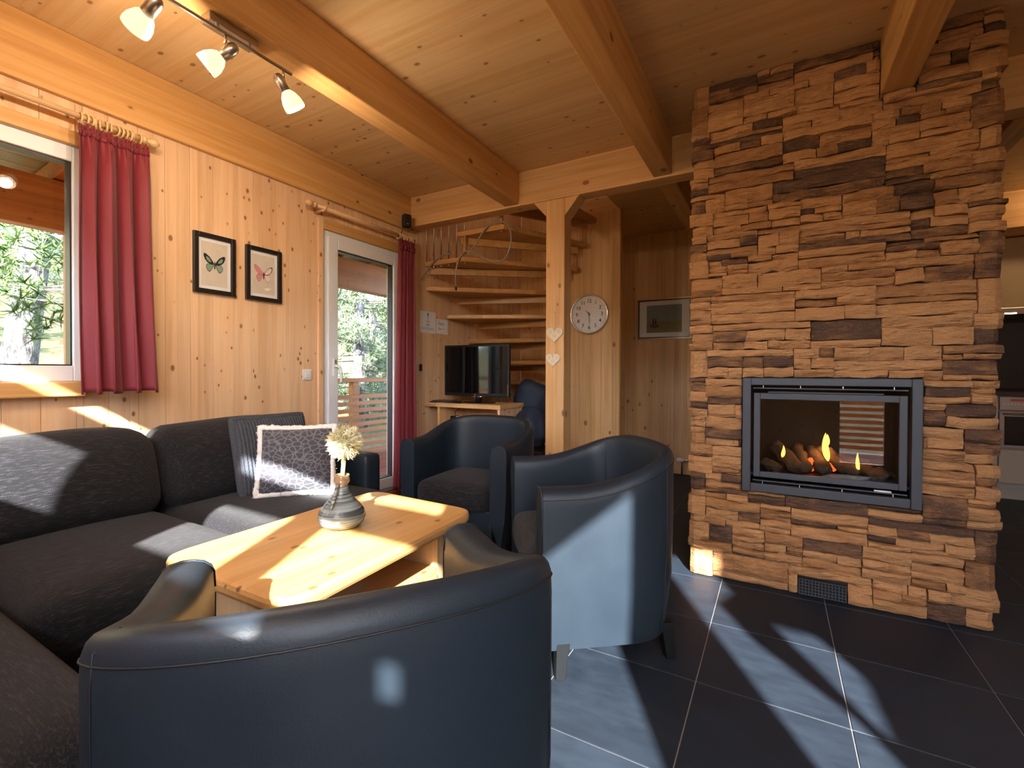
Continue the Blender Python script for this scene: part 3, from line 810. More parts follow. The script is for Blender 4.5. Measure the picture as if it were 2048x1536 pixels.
make_table()

# ------------------------------------------------------------------ armchairs
def make_chairs():
    c = thing('tub_chair', 'black leather tub armchair nearest the viewer', 'armchair', (0, 0, 0), 'black leather tub armchairs')
    W, FR, BK, ZB = .346, .303, .268, .10
    n1, n2 = 8, 28
    def path(ins):
        w = W - ins; pts = []
        for i in range(n1): pts.append((-w, FR - (FR-.0)*i/n1))
        for i in range(n2+1):
            a = PI*i/n2; cc, sn = math.cos(a), math.sin(a); e = 2/(2.4 + 8*max(0, ins)); pts.append((-w*math.copysign(abs(cc)**e, cc), -(BK-ins)*abs(sn)**e))
        for i in range(1, n1+1): pts.append((w, FR*i/n1))
        return pts
    K = len(path(0)); prm = []
    def bk(i):
        y = path(0)[i][1]; t = (FR - y)/(FR+BK); return min(1, max(0, (t-.225)/.893))
    def top(i):
        t = bk(i); return .658 + .117*(t*t*(3-2*t))
    def thick(i): return (.098 - .034*min(1, bk(i)*1.4))/.105
    prof = [(.0, 0), (.0, .3), (.0, .6), (.0, .85), (.002, .93), (.009, .965), (.022, .988), (.042, 1.0), (.064, 1.0), (.084, .988), (.097, .965), (.103, .93), (.105, .85), (.105, .5), (.105, 0.25)]
    paths = {}
    mb = MB()
    for i in range(K):
        h = top(i)
        for ins, t in prof:
            if t <= .85: z = ZB + (h-.06-ZB)*t/.85
            else: z = h - .06*(1-t)/.15
            taper = .035*max(0, (1-(z-ZB)/.35))**2 * (1 if ins < .05 else 0)
            e = round(ins*thick(i)+taper, 4); p = paths.setdefault(e, path(e))[i]
            y = p[1]
            if i in (0, K-1): y = FR
            mb.v.append((p[0], y, z))
    m = len(prof)
    for i in range(K-1):
        for j in range(m-1): mb.f.append((i*m+j, i*m+j+1, (i+1)*m+j+1, (i+1)*m+j))
    for i in range(K-1): mb.f.append((i*m+m-1, i*m, (i+1)*m, (i+1)*m+m-1))
    mb.f.append(tuple(range(m))); mb.f.append(tuple((K-1)*m+j for j in range(m))[::-1])
    sh = mb.build('shell', 'leather', c, smooth=True)
    md = sh.modifiers.new('edge', 'EDGE_SPLIT'); md.split_angle = 1.0
    # seams: along the outer rim, around the arm fronts, vertical back seams
    P = lambda ins, i: path(ins*thick(i))[i]
    rim = [(P(-.0005, i)[0], P(-.0005, i)[1] if 0 < i < K-1 else FR, top(i)-.034) for i in range(K)]
    MB().tube(rim, .0015, 6).build('rim_seam', 'seam', c, smooth=True)
    for i in (0, K-1):
        q = [(P(a, i)[0], FR+.001, ZB + (top(i)-.06-ZB)*t/.85 if t <= .85 else top(i) - .06*(1-t)/.15) for a, t in prof[2:-2]]
        MB().tube(q, .003, 6).build('arm_piping', 'leather', c, smooth=True)
    for i in (n1+5, n1+n2-5):
        h = top(i); q = []
        for t in (0, .2, .45, .7, .85):
            z = ZB + (h-.06-ZB)*t/.85; tp = .035*max(0, (1-(z-ZB)/.35))**2; q.append((*path(tp-.0006)[i], z))
        k = thick(i); q.append((*path(.004*k)[i], h-.02)); q.append((*path(.05*k)[i], h+.0005)); q.append((*path(.10*k)[i], h-.018))
        q += [(*path(.1058*k)[i], h-.07), (*path(.1058*k)[i], .42)]
        MB().tube(q, .0016, 6).build('back_seam', 'seam', c, smooth=True)
    MB().box(-(W-.1), W-.1, FR-.09, FR-.02, ZB+.01, .30).build('front_rail', 'leather', c, bevel=.012)
    def seat_fn(q, n):
        lim = W-.112
        if q[1] < 0:
            r = math.hypot(q[0]/lim, q[1]/(BK-.112))
            if r > 1: q[0] /= r; q[1] /= r
        return q
    soft_box(-(W-.112), W-.112, -(BK-.112), FR+.015, .285, .43, .05, (0, .012, .022), 14, seat_fn).build('seat_cushion', 'weave_x', c, smooth=True)
    for x, y, d in ((-.29, .22, 1), (.29, .22, 1), (-.23, -.19, -1), (.23, -.19, -1)):
        s = .024; e = .017; dx = .012 if x > 0 else -.012; dy = .012*d
        MB().add([(x-s, y-s, .13), (x+s, y-s, .13), (x+s, y+s, .13), (x-s, y+s, .13), (x+dx-e, y+dy-e, 0), (x+dx+e, y+dy-e, 0), (x+dx+e, y+dy+e, 0), (x+dx-e, y+dy+e, 0)],
                 [(0, 1, 2, 3), (7, 6, 5, 4), (0, 4, 5, 1), (1, 5, 6, 2), (2, 6, 7, 3), (3, 7, 4, 0)]).build('leg', 'leg_black', c, bevel=.002)
    bpy.context.view_layer.update()
    copy_tree(c, (-.644, 1.854, 0), -4.048, 'black leather tub armchair with a sunlit back beside the chimney')
    copy_tree(c, (-1.59, 2.388, 0), -3.072, 'black leather tub armchair in front of the television stand')
    c.location = (-.633, .564, 0); c.rotation_euler = (0, 0, .932)
make_chairs()

# ------------------------------------------------------------------ corner sofa and cushions
def make_sofa():
    s = thing('corner_sofa', 'dark woven fabric corner sofa along the window wall', 'sofa', (-2.2, .9, 0))
    MB().box(-2.72, -1.85, -.50, 1.86, .04, .24).box(-1.85, -1.12, -.50, .36, .04, .24).build('base', 'leather', s, bevel=.015)
    soft_box(-2.70, -1.72, .455, 1.075, .215, .425, .075, (.015, .004, .02), 14).build('seat_cushion', 'weave', s, smooth=True)
    soft_box(-2.70, -1.74, 1.08, 1.86, .215, .425, .075, (.015, .004, .02), 14).build('seat_cushion', 'weave', s, smooth=True)
    soft_box(-2.70, -1.04, -.50, .43, .215, .425, .085, (.012, .01, .018), 14).build('seat_cushion', 'weave_x', s, smooth=True)
    def lean(q, n):
        q[0] -= (q[2]-.42)*.30; q[2] += .012*math.sin(q[1]*9)*(q[2]-.42)
        return q
    for a, b in ((-.30, .42), (.425, 1.072), (1.078, 1.85)):
        soft_box(-2.63, -2.36, a, b, .40, .785, .10, (.045, .008, .012), 14, lean).build('back_cushion', 'weave', s, smooth=True)
    soft_box(-2.72, -1.985, 1.862, 1.985, .05, .585, .03, (0, .004, .004), 10).build('armrest', 'leather', s, smooth=True)
    # ribbed cushion
    c = thing('ribbed_cushion', 'blue-grey ribbed chenille cushion leaning on the sofa back', 'cushion', (-2.26, 1.53, .43))
    N = 110
    def pil(side):
        def f(u, v):
            y = 1.335 + .385*u; z = .436 + .37*v
            a, b = 2*u-1, 2*v-1
            t = .045*((1-a**4)*(1-b**4))**.5 + .012
            rib = .006*abs(math.sin(u*PI*24)) + .002*math.sin(v*150+math.floor(u*24)*2.4)
            x = -2.262 - (z-.432)*.24 + side*(t*.85 + rib)
            return (x, y, z)
        return f
    mb = MB().grid(pil(1), N*2, 60).grid(pil(-1), 40, 20)
    edge = [(pil(0)(u, v)) for u, v in [(i/20, 0) for i in range(20)] + [(1, i/20) for i in range(20)] + [(1-i/20, 1) for i in range(20)] + [(0, 1-i/20) for i in range(20)]]
    mb.tube(edge, .0185, 8, closed=True)
    mb.build('cover', 'rib_knit', c, smooth=True, fixn=False)
    # patterned cushion with fleece trim
    p0 = Vector((-2.175, 1.348, .447)); p1 = Vector((-1.93, 1.598, .447))
    c = thing('patterned_cushion', 'grey animal-print cushion with white fleece edging', 'cushion', p0)
    ux = (p1-p0); w = ux.length; ux.normalize(); nrm = Vector((ux.y, -ux.x, 0)); upv = (Vector((0, 0, 1)) - nrm*.30).normalized(); nn = ux.cross(upv).normalized()
    if nn.dot(nrm) < 0: nn = -nn
    hh = .335
    def pp(side):
        def f(u, v):
            a, b = 2*u-1, 2*v-1
            t = .058*((1-abs(a)**2.6)*(1-abs(b)**2.6))**.55
            pin = 1 - .05*(1-b*b) ; pin2 = 1 - .05*(1-a*a)
            return p0 + ux*(w/2 + a*pin*w/2) + upv*(hh/2 + b*pin2*hh/2) + nn*(side*t)
        return f
    MB().grid(pp(1), 28, 28).grid(pp(-1), 20, 20).build('cover', 'leopard', c, smooth=True, fixn=False)
    rn = random.Random(5); e = []
    for q in range(4):
        for i in range(40):
            t = i/40; u, v = [(t, 0), (1, t), (1-t, 1), (0, 1-t)][q]; e.append(Vector(pp(0)(u, v)))
    e = [p + Vector((rn.gauss(0, 1), rn.gauss(0, 1), rn.gauss(0, 1)))*.0012 for p in e]
    tr = MB().tube(e, [.0155 + rn.gauss(0, .0012) for _ in e], 10, closed=True)
    for i in range(2600):
        p = rn.choice(e) ; d = Vector((rn.gauss(0, 1), rn.gauss(0, 1), rn.gauss(0, 1))).normalized(); q = p + d*.0145 + ux*rn.uniform(-.004, .004); a = d.cross(Vector((rn.random(), .3, rn.random()))).normalized()*.002
        tr.add([q-a, q+a, q + d*.006 + a*rn.uniform(-2, 2)], [(0, 1, 2)])
    tr.build('fleece_trim', 'fleece', c, smooth=True, fixn=False)
make_sofa()

# ------------------------------------------------------------------ curtains and rods
def make_curtains():
    XR_ = -2.662
    def ring(mb, y, z, r, tilt, x=XR_):
        pts = []
        for i in range(16):
            a = 2*PI*i/16
            pts.append((x + math.cos(a)*r*math.cos(tilt), y + math.cos(a)*r*math.sin(tilt), z + math.sin(a)*r))
        return mb.tube(pts, .0042, 6, closed=True)
    def rod(name, label, y0, y1, z, ends, ys, brk):
        t = thing(name, label, 'curtain rod', (XL, (y0+y1)/2, z))
        MB().tube([(XR_, y0, z), (XR_, y1, z)], .0125, 14).build('pole', 'rod_wood', t, smooth=True)
        for ye, sg in ends:
            pr = [(.0125, 0), (.019, .004), (.019, .016), (.010, .022), (.010, .03), (.0175, .036), (.022, .05), (.0195, .064), (.010, .072), (.004, .078), (.001, .079)]
            m3 = Matrix(((1, 0, 0), (0, 0, sg), (0, -sg, 0)))
            MB().lathe(pr, 16, (XR_, ye, z), m3).build('finial', 'rod_wood', t, smooth=True)
        for yb in brk:
            MB().tube([(XL+.001, yb, z-.012), (XR_-.02, yb, z-.012), (XR_, yb, z-.016)], [.016, .010, .012], 10).build('bracket', 'rod_wood', t, smooth=True)
            ring(MB(), yb, z, .018, 0).build('bracket_collar', 'rod_wood', t, smooth=True)
        rn = random.Random(len(ys))
        for y in ys: ring(MB(), y, z-.008, .0235, rn.uniform(-.5, .5)).build('ring', 'ring_wood', t, smooth=True)
    rod('curtain_rod', 'wooden curtain pole with rings above the window', -.7, 1.085, 2.165, [(1.085, 1)], [.86+.018*i for i in range(11)] + [1.075], [1.05])
    rod('curtain_rod', 'wooden curtain pole with rings above the balcony door', 2.065, 3.035, 2.155, [(2.065, -1)], [2.84+.0165*i for i in range(11)], [2.13])
    def curtain(name, label, yt0, yt1, yb0, yb1, ztop, zbot, folds, amp, seed, flare):
        t = thing(name, label, 'curtain', (XR_, (yt0+yt1)/2, zbot))
        rn = random.Random(seed); ph = [rn.uniform(-.35, .35) for _ in range(folds*2+3)]
        def f(u, v):                       # v 0 bottom .. 1 top
            z = zbot + (ztop-zbot)*v
            k = u*folds; i = int(k); fr = k - i
            phase = 2*PI*(k + ph[i]*(1-fr) + ph[i+1]*fr)
            g = max(0, (v-.86)/.14)
            a = amp*(1-.35*v)*(1-.55*g)
            y0 = yt0*v + yb0*(1-v); y1 = yt1*v + yb1*(1-v)
            y = y0 + (y1-y0)*u + .25*a*math.sin(phase*.5+1+v) - .45*a*math.sin(2*phase)*(1-v*.5)*.6
            x = XR_ + .012 + a*(2*math.sqrt(math.sin(phase*.5 + .25*math.sin(v*3))**2 + .035) - 1.1) + g*g*.010*math.sin(u*folds*29) + .02*flare*(1-v)**3
            zz = z + (.009*math.sin(u*folds*17)*math.sin(u*9) if v > .985 else 0) + (.006*math.sin(phase) if v < .02 else 0)
            return (x, y, zz)
        MB().grid(f, folds*26, 60).build('drape', 'curtain_red', t, smooth=True, solid=.003, fixn=False)
        def h(u, v):
            q = f(u, .958+.022*v); return (q[0]+.006+.003*math.sin(u*folds*40), q[1], q[2])
        MB().grid(h, folds*30, 2).build('header_tape', 'curtain_red', t, smooth=True, solid=.002, fixn=False)
    curtain('curtain', 'short wide red curtain hanging at the window', .845, 1.105, .835, 1.135, 2.128, .952, 4, .046, 4, 1)
    curtain('curtain', 'long red curtain hanging at the balcony door', 2.835, 3.022, 2.775, 3.035, 2.125, .10, 5, .026, 9, .4)
make_curtains()

# ------------------------------------------------------------------ ceiling lamp
def make_lamp():
    L = thing('spot_lamp', 'three-spot ceiling lamp with frosted glass shades under the beam', 'lamp', (-1.715, .98, 2.30))
    MB().box(-1.772, -1.712, .90, 1.075, 2.272, 2.299).build('mount_box', 'brushed', L, bevel=.003)
    MB().tube([(-1.716, .55, 2.252), (-1.716, 1.215, 2.252)], .0065, 10).build('bar', 'brushed', L, smooth=True)
    for y in (.93, 1.045): MB().tube([(-1.725, y, 2.275), (-1.716, y, 2.25)], .006, 8).build('strut', 'chrome', L, smooth=True)
    spots = [(.725, Vector((-.86, -.15, -.50))), (.955, Vector((-.62, -.48, -.62))), (1.18, Vector((.15, .55, -.82)))]
    for y, d in spots:
        d.normalize(); B = d.to_track_quat('Z', 'Y').to_matrix()
        piv = Vector((-1.716, y, 2.205))
        s = MB().tube([(-1.716, y, 2.252), (-1.716, y, 2.215)], .0055, 8).build('stalk', 'chrome', L, smooth=True)
        MB().ball(piv + Vector((0, 0, .006)), .008, 10, 6).build('joint', 'chrome', s, smooth=True)
        c = piv - Vector((0, 0, .022)) - d*.018
        MB().lathe([(.002, -.032), (.012, -.029), (.018, -.02), (.0205, -.008), (.0205, .034), (.0175, .036)], 20, c, B).build('lamp_holder', 'brushed', L, smooth=True)
        sh = MB().lathe([(.016, .030), (.019, .036), (.030, .050), (.0385, .072), (.041, .092), (.040, .102), (.0385, .102), (.0395, .092), (.037, .072), (.0285, .052), (.017, .04)], 24, c, B, cap=False).build('lamp_shade', 'lamp_glass', L, smooth=True, fixn=False)
        MB().ball(c + d*.062, .015, 10, 8).build('bulb', 'bulb', sh, smooth=True)
        lamp('lamp_light', c + d*.118, 6.2, (1, .80, .58), .028)
make_lamp()

# ------------------------------------------------------------------ pictures, switch, speaker, notes
def make_wall_things():
    def frame_pic(y0, y1, z0, z1, label, kind):
        p = thing('picture', label, 'picture', (XL, (y0+y1)/2, z0), 'butterfly pictures')
        x0, x1 = XL+.001, XL+.022; b = .024
        MB().box(x0, x1, y0, y0+b, z0, z1).box(x0, x1, y1-b, y1, z0, z1).box(x0, x1, y0+b, y1-b, z0, z0+b).box(x0, x1, y0+b, y1-b, z1-b, z1).build('frame', 'black_frame', p, bevel=.002)
        MB().box(x0, x0+.006, y0+b, y1-b, z0+b, z1-b).build('mount', 'mat_white', p)
        MB().box(x0+.006, x0+.0068, y0+b+.018, y1-b-.018, z0+b+.02, z1-b-.02).build('paper', 'wrinkled_paper', p)
        MB().box(x0+.015, x0+.0165, y0+b, y1-b, z0+b, z1-b).build('glass', 'picture_glass', p)
        cy, cz = (y0+y1)/2, (z0+z1)/2 + .004; X = x0+.0069; S = .058
        up = [(.03, -.05), (.18, .25), (.45, .62), (.78, .86), (.98, .88), (1.0, .62), (.86, .28), (.62, .02), (.3, -.1)]
        lo = [(.05, -.08), (.3, -.06), (.62, -.05), (.78, -.25), (.76, -.52), (.6, -.78), (.42, -.82), (.28, -.62), (.12, -.3)]
        def wing(poly, sgn, mat, dx, sc=1, c=(0, 0)):
            pts = [(cy + sgn*(c[0]+(q[0]-c[0])*sc)*S, cz + (c[1]+(q[1]-c[1])*sc)*S) for q in poly]
            MB().prism(pts, X+dx, X+dx+.0004, 'x').build('butterfly_wing', mat, p)
        for sg in (-1, 1):
            if kind == 'green':
                wing(up, sg, 'wing_black', 0); wing(up, sg, 'wing_green', .0005, .5, (.55, .32)); wing(lo, sg, 'wing_black', 0); wing(lo, sg, 'wing_green', .0005, .86, (.5, -.4))
            else:
                wing(up, sg, 'wing_black', 0); wing(up, sg, 'wing_pale' if sg > 0 else 'wing_pink', .0005, .82 if sg > 0 else .96, (.45, .3)); wing(lo, sg, 'wing_black', 0); wing(lo, sg, 'wing_pink' if sg < 0 else 'wing_pale', .0005, .93, (.5, -.4))
        MB().prism([(cy-.0025, cz-.03), (cy+.0025, cz-.03), (cy+.003, cz+.006), (cy, cz+.014), (cy-.003, cz+.006)], X+.001, X+.0018, 'x').build('butterfly_body', 'wing_black', p)
    frame_pic(1.352, 1.576, 1.482, 1.812, 'black framed print of a green and black butterfly', 'green')
    frame_pic(1.638, 1.865, 1.481, 1.805, 'black framed print of a pink butterfly', 'pink')
    s = thing('light_switch', 'white square light switch beside the balcony door', 'switch', (XL, 2.06, 1.0))
    MB().box(XL, XL+.009, 2.024, 2.093, .994, 1.068).build('plate', 'white_plastic', s, bevel=.006)
    MB().box(XL+.009, XL+.014, 2.037, 2.080, 1.008, 1.054).build('rocker', 'white_plastic', s, bevel=.003)
    s = thing('speaker', 'small black loudspeaker in the corner above the curtain', 'speaker', (-2.70, 2.9, 2.2))
    R = Matrix.Rotation(-.5, 3, 'Z')
    MB().obox((-2.655, 2.93, 2.292), (.055, .07, .108), R).build('cabinet', 'black_plastic', s, bevel=.012)
    MB().obox((-2.632, 2.9175, 2.296), (.006, .055, .088), R).build('grille', 'black_frame', s, bevel=.002)
    MB().obox((-2.629, 2.914, 2.262), (.004, .014, .003), R).build('badge', 'white_plastic', s)
    MB().obox((-2.705, 2.955, 2.285), (.04, .02, .02), R).build('bracket', 'black_plastic', s)
    MB().tube([(-2.70, 2.935, 2.24), (-2.715, 2.93, 2.20), (-2.735, 2.93, 2.17), (-2.742, 2.935, 2.10)], .003, 6).build('cable', 'cable_black', s, smooth=True)
    for lab, y0, y1, z0, z1, rows, big in (('larger printed white notice with a blue emblem beside the curtain', 3.205, 3.425, 1.405, 1.60, 11, True), ('smaller printed white notice pinned right of the larger one', 3.437, 3.608, 1.41, 1.548, 7, False)):
        n = thing('wall_note', lab, 'notice', (XL, (y0+y1)/2, z0))
        MB().box(XL+.0005, XL+.0016, y0, y1, z0, z1).build('sheet', 'paper', n)
        mb = MB(); mb2 = MB(); c = (y0+y1)/2
        if big:
            mb2.add([(XL+.002, c + .012*math.cos(2*PI*i/14), z1-.026 + .014*math.sin(2*PI*i/14)) for i in range(14)], [tuple(range(14))])
            mb2.box(XL+.0017, XL+.002, c-.004, c+.004, z1-.058, z1-.036)
            for z, w, b in ((.072, .026, 0), (.088, .06, 0), (.096, .045, 0), (.108, .01, 0), (.116, .05, 0), (.123, .05, 0), (.130, .04, 0), (.148, .17, 1), (.156, .19, 1), (.164, .17, 1), (.180, .045, 1)):
                (mb2 if b else mb).box(XL+.0017, XL+.002, c-w/2, c+w/2, z1-z-.0012, z1-z+.0012)
        else:
            for z, w in ((.024, .03), (.038, .09), (.045, .10), (.052, .09), (.078, .03), (.090, .10), (.097, .05)):
                mb.box(XL+.0017, XL+.002, y0+.022, y0+.022+w, z1-z-.0012, z1-z+.0012)
        mb.build('print', 'ink', n); 
        if big: mb2.build('emblem_print', 'ink_blue', n)
    MB().box(XL+.0005, XL+.012, 3.195, 3.225, 1.06, 1.12).build('thermostat', 'black_plastic', bevel=.002)
    setp(bpy.data.objects['thermostat'], 'small black box on the wall beside the long red curtain', 'sensor')
make_wall_things()
def make_clock():
    c = Vector((-1.513, 4.145, 1.592)); R = .187
    t = thing('wall_clock', 'round white wall clock with a chrome rim', 'clock', c)
    def lat(prof, name, mat, par=t, n=56):
        return MB().lathe(prof + prof[:1], n, c, Matrix(((1, 0, 0), (0, 0, -1), (0, 1, 0))), cap=False).build(name, mat, par, smooth=True)
    lat([(R-.018, .0), (R, .0), (R, .018), (R-.004, .030), (R-.010, .033), (R-.017, .028), (R-.018, .012)], 'rim', 'chrome')
    MB().lathe([(R-.018, .0), (R-.018, .012), (.001, .012)], 56, c, Matrix(((1, 0, 0), (0, 0, -1), (0, 1, 0)))).build('dial', 'clock_face', t)
    num = MB(); yy = c.y - .0128
    for h in range(1, 13):
        a = PI/2 - h*PI/6; textmesh(num, str(h), .047, FRONT, (c.x + .122*math.cos(a), yy, c.z + .122*math.sin(a)))
    num.build('numerals', 'ink', t)
    tk = MB()
    for i in range(60):
        a = 2*PI*i/60; r0, r1 = .149, (.156 if i % 5 else .157); w = .0009 if i % 5 else .0018
        d = Vector((math.cos(a), 0, math.sin(a))); n = Vector((-d.z, 0, d.x))*w; p = Vector((c.x, yy, c.z))
        tk.add([p+d*r0-n, p+d*r1-n, p+d*r1+n, p+d*r0+n], [(0, 1, 2, 3)])
    tk.build('minute_marks', 'ink', t)
    def hand(name, ang, L, back, w, mat, dy):
        a = PI/2 - ang; d = Vector((math.cos(a), 0, math.sin(a))); n = Vector((-d.z, 0, d.x))*w; p = Vector((c.x, c.y-.0145-dy, c.z))
        q = [p-d*back-n, p+d*L-n*.5, p+d*L+n*.5, p-d*back+n]
        MB().add(q + [v + Vector((0, -.0012, 0)) for v in q], [(0, 1, 2, 3), (7, 6, 5, 4), (0, 4, 5, 1), (1, 5, 6, 2), (2, 6, 7, 3), (3, 7, 4, 0)]).build(name, mat, t)
    hand('hour_hand', math.radians(318), .052, .012, .0042, 'ink', 0)
    hand('minute_hand', math.radians(179), .092, .018, .0032, 'ink', .002)
    hand('second_hand', math.radians(216), .10, .03, .0008, 'red_hand', .004)
    MB().ball((c.x, c.y-.016, c.z), .006, 10, 6).build('hub', 'ink', t, smooth=True)
    g = MB().lathe([(R-.018, .026), (.001, .028)], 40, c, Matrix(((1, 0, 0), (0, 0, -1), (0, 1, 0))), cap=False).build('glass', 'pane', t)
make_clock()
def make_hearts():
    t = thing('heart_ornament', 'two cream metal hearts hanging on a ribbon on the post', 'ornament', (-1.378, 3.055, 1.087))
    def heart(cx, top, w, h, motif):
        pts = []
        for i in range(36):
            a = 2*PI*i/36; x = 16*math.sin(a)**3; z = 13*math.cos(a)-5*math.cos(2*a)-2*math.cos(3*a)-math.cos(4*a)
            pts.append((cx + x/32*w, top - h + (z+17)/29.5*h))
        o = MB().prism(pts[::-1], 3.049, 3.0525, 'y').build('heart', 'heart_white', t, bevel=.001)
        mb = MB()
        for i in range(26):
            a = 2*PI*i/26; x = 16*math.sin(a)**3; z = 13*math.cos(a)-5*math.cos(2*a)-2*math.cos(3*a)-math.cos(4*a)
            px, pz = cx + x/32*w*.84, top - h*.5 + ((z+17)/29.5-.5)*h*.84
            mb.box(px-.0012, px+.0012, 3.0486, 3.049, pz-.0012, pz+.0012)
        for dx, dz in ((-.26, -.28), (.26, -.28), (0, -.52)):
            for k in range(6):
                a = PI*k/3; px, pz = cx + dx*w + .009*math.cos(a), top + dz*h + .009*math.sin(a)
                mb.box(px-.0016, px+.0016, 3.0486, 3.049, pz-.0016, pz+.0016)
        mb.build('punched_holes', 'ink', o)
    heart(-1.376, 1.372, .128, .112, 0); heart(-1.388, 1.186, .108, .10, 1)
    MB().box(-1.381, -1.377, 3.051, 3.0525, 1.35, 1.478).build('ribbon', 'heart_white', t)
    MB().box(-1.385, -1.381, 3.051, 3.0525, 1.16, 1.265).build('ribbon', 'heart_white', t)
    MB().ball((-1.379, 3.053, 1.482), .004, 8, 6).build('nail', 'steel', t, smooth=True)
make_hearts()
def make_landscape_picture():
    p = thing('picture', 'landscape picture in a bronze frame on the back wall', 'picture', (-1.03, YB, 1.40))
    x0, x1, z0, z1 = -1.312, -.752, 1.408, 1.838; y = YB
    def fr(b, ya, yb, mat, nm, k=0):
        a0, a1, c0, c1 = x0+k, x1-k, z0+k, z1-k
        MB().box(a0, a0+b, ya, yb, c0, c1).box(a1-b, a1, ya, yb, c0, c1).box(a0+b, a1-b, ya, yb, c0, c0+b).box(a0+b, a1-b, ya, yb, c1-b, c1).build(nm, mat, p, bevel=.002)
    fr(.012, y-.024, y-.001, 'gold_frame', 'frame'); fr(.012, y-.018, y-.001, 'kitchen_dark', 'inner_frame', .012)
    MB().box(x0+.024, x1-.024, y-.008, y-.004, z0+.024, z1-.024).build('mount', 'mat_white', p)
    MB().box(x0+.10, x1-.10, y-.0095, y-.008, z0+.07, z1-.07).build('painting', 'painting', p)
    for cx, cz, w, h in ((x0+.17, z0+.18, .02, .10), (x0+.195, z0+.18, .016, .085)):
        MB().prism([(cx, cz-h*.5), (cx+w/2, cz-h*.2), (cx+w*.4, cz+h*.2), (cx, cz+h*.6), (cx-w*.4, cz+h*.2), (cx-w/2, cz-h*.2)], y-.0102, y-.0096, 'y').build('painted_tree', 'wing_black', p)
    MB().prism([(x0+.13, z0+.155), (x0+.15, z0+.125), (x0+.20, z0+.12), (x0+.235, z0+.135), (x0+.22, z0+.155), (x0+.17, z0+.165)], y-.0104, y-.0098, 'y').build('painted_bush', 'log_bark', p)
    MB().box(x0+.024, x1-.024, y-.016, y-.0145, z0+.024, z1-.024).build('glass', 'picture_glass', p)
make_landscape_picture()

